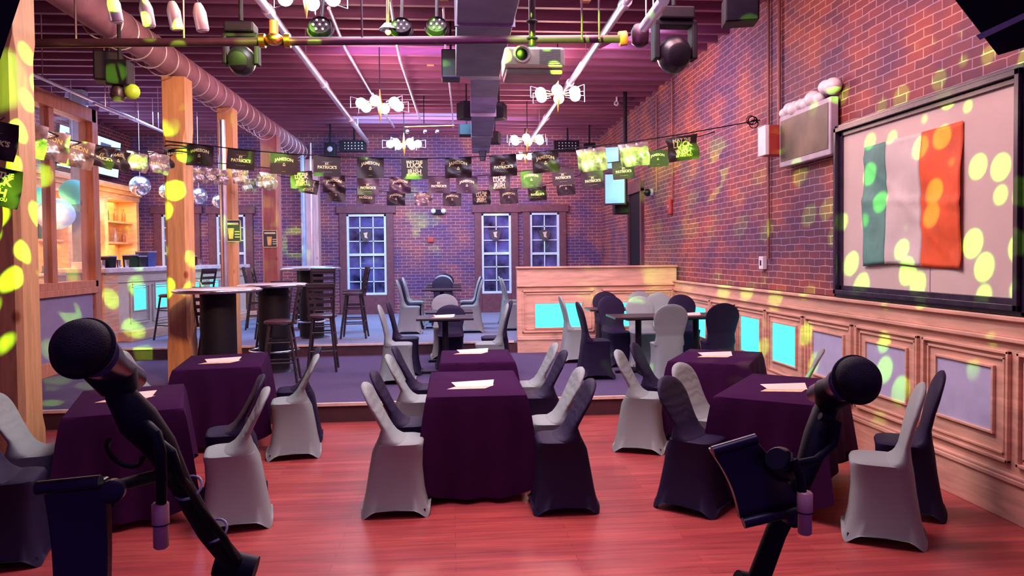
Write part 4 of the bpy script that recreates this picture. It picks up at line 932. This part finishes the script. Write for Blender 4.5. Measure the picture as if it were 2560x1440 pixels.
chair('Wu', 1.12, 13.6, Z2, 0, 'nearer one beside the booth wall end by the middle window', g); chair('Wu', 1.14, 14.7, Z2, 0, 'farther one beside the booth wall end by the middle window', g)
g = 'covered chairs by the booth wall'
chair('Wu', 1.77, 10.65, Z1, 0, 'side-on before the glowing booth panel', g); chair('Du', 1.78, 9.2, Z1, 0, 'side-on left of the booth tables, dark seat towards the camera', g)
chair('Wu', 2.57, 8.72, Z1, 90, 'with back to the camera, green light spots on it', g); chair('Du', 3.22, 8.78, Z1, 90, 'with back to the camera beside the glowing wainscot panel', g)
chair('Wu', 2.62, 10.02, Z1, -90, 'facing the camera behind the middle booth table', g); chair('Du', 2.28, 10.2, Z1, -78, 'turned, just left of the pale one behind the booth table', g)
chair('Du', 3.3, 10.28, Z1, -90, 'facing the camera near the wainscot corner', g); chair('Wu', 3.15, 10.92, Z1, -90, 'greenish, behind the black one near the wainscot corner', g)
chair('Du', 2.42, 11.42, Z1, -90, 'facing the camera against the booth wall', g); chair('Wu', 2.98, 11.42, Z1, -90, 'bluish, facing the camera against the booth wall', g)

# ------------------------------------------------------------ cloth-covered tables
def cloth_table(cx, cy, rz, w, d, where, front_drop=.70, side_drop=.5):
    r = thing('dining_table', 'rectangular folding table under the plum cloth ' + where, 'table', (cx, cy, 0), rz, 'cloth-covered tables')
    MB().box((-w / 2 + .015, -d / 2 + .015, .715), (w / 2 - .015, d / 2 - .015, .738)).build('tabletop', M_wdark, r)
    for sy in (-1, 1):
        MB().tube([(-w * .3, sy * d * .36, .72), (-w * .3, sy * d * .36, .06), (-w * .3, sy * d * .36, .02)], .016, 8).build('leg', M_chrome, r); MB().tube([(w * .3, sy * d * .36, .72), (w * .3, sy * d * .36, .02)], .016, 8).build('leg', M_chrome, r)
        MB().tube([(-w * .3, sy * d * .36, .05), (w * .3, sy * d * .36, .05)], .012, 8).build('stretcher', M_chrome, r)
    hw, hd = w / 2, d / 2; per = []; N = 26
    for i in range(N): per.append((-hw + w * i / N, -hd, 0, -1, i / N, 0))
    for i in range(N): per.append((hw, -hd + d * i / N, 1, 0, i / N, 1))
    for i in range(N): per.append((hw - w * i / N, hd, 0, 1, i / N, 2))
    for i in range(N): per.append((-hw, hd - d * i / N, -1, 0, i / N, 3))
    rings = []
    for t in [0, .03, .1, .25, .45, .7, 1]:
        ring = []
        for (x, y, nx, ny, s, side) in per:
            ce = 1 - min(s, 1 - s) * 2; corner = ce ** 6
            drop = (front_drop if side in (0, 2) else side_drop); both = (front_drop + side_drop) / 2
            drop = drop + (both - drop) * corner
            sgn = (1 if s > .5 else -1)
            tx, ty = [(1, 0), (0, 1), (-1, 0), (0, -1)][side]
            out = .012 * min(1, t * 8) + t * (.035 + .02 * math.sin(s * 2 * PI * 3 + side * 1.7 + cx * 3) * (1 - corner)) + .05 * corner * t
            along = sgn * corner * (.012 * min(1, t * 8) + (.035 + .05) * t)
            ring.append((x + nx * out + tx * along, y + ny * out + ty * along, .752 - drop * t))
        rings.append(ring)
    mb = MB(); n = len(per)
    inner = [(x * .985, y * .985, .756) for (x, y, *_) in per]
    mb.loft([rings[-1 - k] for k in range(len(rings))] + [inner], (False, True))
    o = mb.build('tablecloth', M_cloth, None, True); o.location = (cx, cy, 0); o.rotation_euler = (0, 0, rz)
    tag(o, 'plum tablecloth hanging over the table ' + where, 'tablecloth', 'plum tablecloths')
def menu(cx, cy, z, rz, label, s=1):
    r = thing('menu_sheet', label, 'menu', (cx, cy, z), rz, 'folded menus on the tables')
    w, d = .30 * s, .11 * s; t = .0015
    mb = MB(); mb.loft([[(-w * .6, -d, 0), (w * .3, -d * 1.0, 0), (w * .55, d * .3, .0), (-w * .35, d * .2, 0)], [(-w * .6, -d, t), (w * .3, -d, t), (w * .55, d * .3, t), (-w * .35, d * .2, t)]]); mb.build('lower_leaf', M_paper2, r)
    mb = MB(); mb.loft([[(-w * .5, d * .5, .022), (-w * .38, -d * .3, t), (w * .5, -d * .2, t), (w * .55, d * .9, .028)], [(-w * .5, d * .5, .022 + t), (-w * .38, -d * .3, 2 * t), (w * .5, -d * .2, 2 * t), (w * .55, d * .9, .028 + t)]]); mb.build('upper_leaf', M_paper, r)
T = [(.165, 5.8, 0, .71, 1.14, 'at the centre front of the dance floor', .715, .52), (.23, 7.35, 0, .70, .92, 'at the centre just before the step', .70, .5),
     (-2.22, 7.36, R_(10), .75, 1.02, 'at the rear left before the step', .70, .5), (-2.3, 5.45, R_(19), .70, 1.05, 'at the front left behind the left microphone', .70, .52),
     (2.54, 6.95, R_(-30), .72, .97, 'at the rear right before the step', .70, .5), (2.42, 5.26, R_(-36), .70, 1.12, 'at the front right behind the right microphone', .70, .5)]
for a_ in T: cloth_table(*a_)
for (px, py, rz, lab) in [(1180, 965, 0, 'folded menu on the centre front table'), (1180, 881, 0, 'folded menu on the centre rear cloth table'), (553, 904, 8, 'folded menu on the rear left cloth table'), (320, 995, 12, 'folded menu on the front left table'), (1788, 889, -10, 'folded menu catching green light on the rear right table'), (1960, 972, -12, 'folded menu on the front right table')]:
    p = G(px, py, .758); menu(p.x, p.y, .757, R_(rz), lab, 1.05)

# bare pedestal tables
def ped(x, y, z, w, d, label, g):
    r = thing('pedestal_table', label, 'table', (x, y, z), 0, g)
    MB().box((-w / 2, -d / 2, .72), (w / 2, d / 2, .75)).build('tabletop', M_wdark, r, bevel=.006)
    MB().tube([(0, 0, .03), (0, 0, .72)], .04, 14).build('pedestal', M_black, r, True)
    mb = MB()
    for k in range(2): a = k * PI / 2; c, s = math.cos(a), math.sin(a); mb.box((-.28 * abs(c) - .03, -.28 * abs(s) - .03, 0), (.28 * abs(c) + .03, .28 * abs(s) + .03, .03))
    mb.build('cross_foot', M_black, r)
    mb = MB().box((-.2, -.2, .70), (.2, .2, .72)); mb.build('mounting_plate', M_black, r)
    return r
g = 'bare pedestal tables'
ped(-.1, 9.8, Z1, .74, .56, 'dark bare pedestal table nearest, at centre on the lower step', g); ped(-.05, 10.85, Z1, .68, .5, 'dark bare pedestal table second, at centre on the lower step', g)
ped(-.2, 14.1, Z2, .74, .6, 'dark bare table nearest in the upper centre row', g); ped(-.18, 15.3, Z2, .72, .6, 'dark bare table second in the upper centre row', g); ped(-.18, 16.6, Z2, .72, .5, 'dark bare table farthest in the upper centre row', g)
ped(2.3, 10.9, Z1, .6, .5, 'dark bare table close to the booth wall', g); ped(2.42, 9.5, Z1, .74, .6, 'dark bare table left of the pair by the glowing wainscot', g); ped(3.19, 9.5, Z1, .74, .6, 'dark bare table right of the pair, against the wainscot', g)
ped(1.72, 14.1, Z2, .7, .6, 'dark bare table behind the booth wall end', g)
menu(-.12, 9.7, Z1 + .752, 0, 'folded menu on the nearest bare pedestal table', .9); menu(3.1, 9.4, Z1 + .752, 0, 'folded menu on the bare table against the wainscot', .8)

# ------------------------------------------------------------ high tables and bar stools
def hightop(x, y, z, r_, label, h=1.2):
    r = thing('high_table', label, 'table', (x, y, z), 0, 'round high tables')
    MB().lathe((0, 0, h - .045), [(r_ - .02, 0), (r_, .012), (r_, .033), (r_ - .015, .045)], 40).build('tabletop', M_bartop, r, True)
    MB().torus((0, 0, h - .022), r_, .018, 40, 8).build('rim', M_chrome, r, True)
    MB().lathe((0, 0, .04), [(.20, 0), (.20, h - .085)], 28).build('barrel', M_black, r, True)
    MB().lathe((0, 0, .0), [(.30, 0), (.30, .02), (.21, .04)], 28).build('base_plate', M_chrome, r, True)
    MB().torus((0, 0, .30), .32, .014, 32, 8).build('foot_ring', M_chrome, r, True)
hightop(-2.72, 8.85, Z1, .48, 'round high table nearest, beside the orange pine post')
hightop(-2.42, 10.25, Z1, .45, 'round high table second, behind the nearest one')
hightop(-2.38, 12.75, Z2, .49, 'round high table on the upper level left of the wide window')
hightop(-2.75, 14.4, Z2, .48, 'round high table farthest back near the reddish post')
def stool_proto(label):
    r = thing('bar_stool', label, 'bar stool')
    MB().lathe((0, 0, .72), [(.17, 0), (.20, .015), (.20, .04), (.16, .055), (.05, .06)], 28).build('seat', M_seat, r, True)
    for sx in (-1, 1):
        for sy in (-1, 1):
            MB().tube([(sx * .12, sy * .12, .72), (sx * .21, sy * .19, 0)], .017, 8).build('leg', M_wdark, r)
    mb = MB()
    for z, k in ((.25, .055), (.5, .027)):
        a, b = .12 + (.72 - z) / .72 * .09, .12 + (.72 - z) / .72 * .07
        mb.tube([(-a, -b, z), (a, -b, z)], .011, 6); mb.tube([(-a, b, z), (a, b, z)], .011, 6); mb.tube([(-a, -b, z + .03), (-a, b, z + .03)], .011, 6); mb.tube([(a, -b, z + .03), (a, b, z + .03)], .011, 6)
    mb.build('stretchers', M_wdark, r)
    for s in (-1, 1): MB().tube([(-.16, s * .16, .70), (-.20, s * .17, .95), (-.245, s * .175, 1.17)], .016, 8).build('back_post', M_wdark, r)
    for k in range(4):
        z = .84 + .09 * k; x = -.18 - (z - .84) * .19; MB().box((x - .008, -.165, z), (x + .008, .165, z + .045)).build('back_slat', M_wdark, r)
    MB().box((-.255, -.19, 1.14), (-.235, .19, 1.20)).build('top_rail', M_wdark, r, bevel=.006)
    return r
sp = stool_proto('x'); st = tree_of(sp); stf = True
def stool(x, y, z, deg, label):
    global stf
    if stf: stf = False; sp.location = (x, y, z); sp.rotation_euler = (0, 0, R_(deg)); sp['label'] = label; sp['group'] = 'ladder-back bar stools'
    else: dup(st, (x, y, z), R_(deg), label, 'bar stool', 'ladder-back bar stools')
stool(-2.15, 9.45, Z1, 185, 'dark bar stool with round seat right of the nearest high table')
stool(-1.78, 10.3, Z1, 95, 'dark ladder-back bar stool with its back to the camera beside the step')
stool(-2.62, 11.05, Z1, 250, 'dark bar stool behind the second high table')
stool(-2.98, 9.62, Z1, 80, 'dark ladder-back stool half hidden behind the nearest black barrel')
stool(-1.66, 12.7, Z2, 180, 'dark bar stool right of the upper high table, before the wide window')
stool(-1.80, 13.7, Z2, 180, 'dark bar stool behind the one before the wide window')
stool(-2.05, 11.98 , Z2, 100, 'dark bar stool in front of the upper high table, at the step edge')
stool(-3.05, 12.6, Z2, 20, 'dark bar stool left of the upper high table')
stool(-3.75, 14.6, Z2, 10, 'dark ladder-back stool left of the reddish post by the far bar end')
stool(-3.55, 15.5, Z2, 10, 'farthest dark ladder-back stool near the bluish pipe')
stool(-4.30, 12.9, Z2, 160, 'dark bar stool with a canvas bag hanging at the bar')
stool(-4.75, 12.95, Z2, 150, 'dark bar stool mostly hidden behind the orange pine post')
p = aY(497, 762, 12.75)
mb = MB(); mb.loft([se(20, .10, .05, 2.5, 0, .30), se(20, .13, .09, 2.5, 0, .15), se(20, .17, .12, 2.5, .0, -.05), se(20, .18, .12, 3, 0, -.18), se(20, .1, .07, 3, 0, -.2)])
b_ = mb.build('canvas_bag', M_canvas, None, True); b_.location = (p.x, 12.62, p.z); tag(b_, 'pale canvas bag hanging on a stool behind the near pine post', 'bag')
MB().torus((0, 0, .32), .09, .012, 18, 6, (0, 1, 0)).build('bag_strap', M_canvas, b_, True)

# ------------------------------------------------------------ microphones on stands (foreground)
def xlr(parent, p, s=1.0):
    o = MB().lathe(p, [(.0075 * s, .028 * s), (.0095 * s, .026 * s), (.0095 * s, .002), (.0085 * s, .0), (.0085 * s, -.024 * s), (.0065 * s, -.026 * s)], 20).build('cable_plug', M_plug, parent, True)
    MB().torus(Vector(p) + Vector((0, 0, .002)), .0093 * s, .0009 * s, 20, 6).build('plug_ring', M_black, o, True)
def mic(ball, tail, r, label):
    root = thing('microphone', label, 'microphone', ball)
    d = (tail - ball); L = d.length; dn = d.normalized()
    MB().sphere((0, 0, 0), r, 36, 24).build('grille', M_mesh, root, True)
    MB().torus((0, 0, 0), r * 1.0, .0022, 40, 8, tuple(dn)).build('grille_band', M_black, root, True)
    MB().lathe(dn * (r * .80), [(r * .62, 0), (r * .80, .004), (r * .74, .016), (r * .56, .035), (r * .50, .06), (r * .46, .085), (r * .40, .090)], 28, tuple(dn)).build('body', M_micbody, root, True)
    return root
def stand(pts, base, label, rads):
    root = thing('microphone_stand', label, 'microphone stand', (base[0], base[1], .45))
    o = root.location; rel = lambda p: Vector(p) - o
    MB().tube([rel(p) for p in pts], rads, 14).build('boom_arm', M_black, root, True)
    j = Vector(pts[-1]); MB().tube([rel(j) + Vector((-.022, 0, .006)), rel(j) + Vector((.022, 0, -.006))], .016, 14).build('boom_clutch', M_black, root, True)
    MB().tube([rel(j), rel((j.x, j.y, .48))], .011, 12).build('pole', M_black, root, True)
    MB().lathe(rel((j.x, j.y, .45)), [(.13, 0), (.13, .015), (.03, .03)], 30).build('base', M_black, root, True)
    return root, rel
# left
ball = aY(207, 870, .63); tail = aY(352, 955, .74)
mic(ball, tail, .0240, 'large dark round microphone head in the left foreground')
pl = [aY(285, 925, .70), aY(300, 985, .70), aY(345, 1050, .70), aY(398, 1112, .72), aY(450, 1210, .76), aY(520, 1330, .82), aY(590, 1415, .88)]
root, rel = stand(pl, aY(590, 1415, .88), 'black boom microphone stand in the left foreground with cable wound on it', [.010, .013, .018, .015, .011, .011, .012])
MB().tube([rel(aY(245, 905, .70)), rel(aY(300, 955, .70)), rel(aY(318, 985, .70))], [.018, .019, .010], 16).build('microphone_clip', M_black, root, True)
MB().tube([rel(aY(x, y, D)) for x, y, D in ((365, 1060, .69), (392, 1086, .67), (402, 1130, .67), (404, 1200, .68), (403, 1270, .69))], .0048, 10).build('cable', M_black, root, True)
xlr(root, rel(aY(402, 1315, .69)), .78)
MB().tube([rel(aY(x, y, D)) for x, y, D in ((392, 1100, .70), (430, 1130, .68), (455, 1200, .70), (470, 1215, .73), (500, 1270, .77), (560, 1345, .80), (590, 1400, .86))], .004, 8).build('wound_cable', M_black, root, True)
for x, y, D in ((470, 1219, .765), (536, 1326, .825)): MB().torus(rel(aY(x, y, D)), .0135, .0014, 18, 6, tuple(rel(aY(590, 1415, .88)) - rel(aY(398, 1112, .72)))).build('cable_strap', M_grey, root, True)
MB().torus(rel(aY(312, 1130, .72)), .018, .0025, 20, 6, (.3, 1, .5), .6).build('cable_loop', M_black, root, True)
def holder(label, tl, tr, br, bl, D, bow, clampto, knob, rot=0):
    c = aY((tl[0] + br[0]) / 2, (tl[1] + br[1]) / 2, D); root = thing('phone_holder', label, 'phone holder', c)
    mb = MB(); rings = []
    for k in range(9):
        t = k / 8; off = bow * math.sin(t * PI)
        l = aY(tl[0] + (bl[0] - tl[0]) * t + off, tl[1] + (bl[1] - tl[1]) * t, D) - c; r = aY(tr[0] + (br[0] - tr[0]) * t + off * .6 - 0, tr[1] + (br[1] - tr[1]) * t, D) - c
        h = Vector((0, .006, 0)); rings.append([l - h, r - h, r + h, l + h])
    mb.loft(rings).build('back_plate', M_holder, root, bevel=.002)
    e0, e1 = aY(*tl, D) - c, aY(*tr, D) - c; MB().tube([e0 + Vector((0, -.012, 0)), e1 + Vector((0, -.012, 0))], .006, 10).build('upper_jaw', M_holder, root, True)
    e0, e1 = aY(*bl, D) - c, aY(*br, D) - c; MB().tube([e0 + Vector((0, -.012, 0)), e1 + Vector((0, -.012, 0))], .006, 10).build('lower_jaw', M_holder, root, True)
    k = aY(*knob, D) - c; MB().lathe(k, [(.009, 0), (.010, .004), (.010, .014), (.007, .016)], 16, (.2, -1, .1)).build('clamp_knob', M_blackg, root, True)
    MB().tube([Vector((0, .008, 0)), k + Vector((0, .012, 0)), Vector(clampto) - c], .006, 10).build('clamp_arm', M_black, root, True)
holder('dark phone holder with a pale upper edge in the lower left foreground', (112, 1210), (268, 1194), (272, 1500), (140, 1500), .66, 8, aY(430, 1180, .74), (288, 1222))
# right
ball = aY(2141, 949, .76); tail = aY(2040, 985, .86)
mic(ball, tail, .0250, 'large dark round microphone head in the right foreground')
pr = [aY(2085, 985, .84), aY(2062, 1030, .83), aY(2045, 1090, .82), aY(2020, 1160, .81), aY(1985, 1240, .81), aY(1940, 1330, .82), aY(1888, 1470, .84)]
root, rel = stand(pr, pr[-1], 'black boom microphone stand in the right foreground', [.011, .014, .016, .013, .012, .012, .013])
MB().tube([rel(aY(2110, 970, .80)), rel(aY(2075, 985, .82)), rel(aY(2060, 1010, .83))], [.018, .020, .011], 16).build('microphone_clip', M_black, root, True)
MB().tube([rel(aY(x, y, D)) for x, y, D in ((2050, 1040, .80), (2095, 1060, .80), (2085, 1110, .80), (2040, 1150, .79), (1990, 1160, .78), (1972, 1138, .77), (1985, 1150, .76), (2003, 1200, .76), (2008, 1250, .76))], .0045, 10).build('cable', M_black, root, True)
xlr(root, rel(aY(2012, 1284, .76)), .86)
MB().lathe(rel(aY(1962, 1168, .79)), [(.012, -.01), (.017, 0), (.017, .02), (.012, .03)], 20, (-.6, -.6, .5)).build('adjusting_knob', M_blackg, root, True)
holder('glossy black phone holder clamped beside the right microphone stand', (1772, 1122), (1880, 1090), (2000, 1262), (1848, 1298), .80, 14, aY(1985, 1235, .81), (1968, 1290))

light('SPOT', 'projector_fill', (-.4, 1.4, 3.1), 60, (.9, 1, .55), (.5, 4.9, 3.0), .1, 14, .5)  # unseen spot, added only to brighten the projector front
light('AREA', 'foreground_fill', (0.2, .4, 3.6), 16, (.6, .45, 1), (0, .7, 1.2), .8)  # unseen overhead fill, added to lift the dark foreground stands and plugs
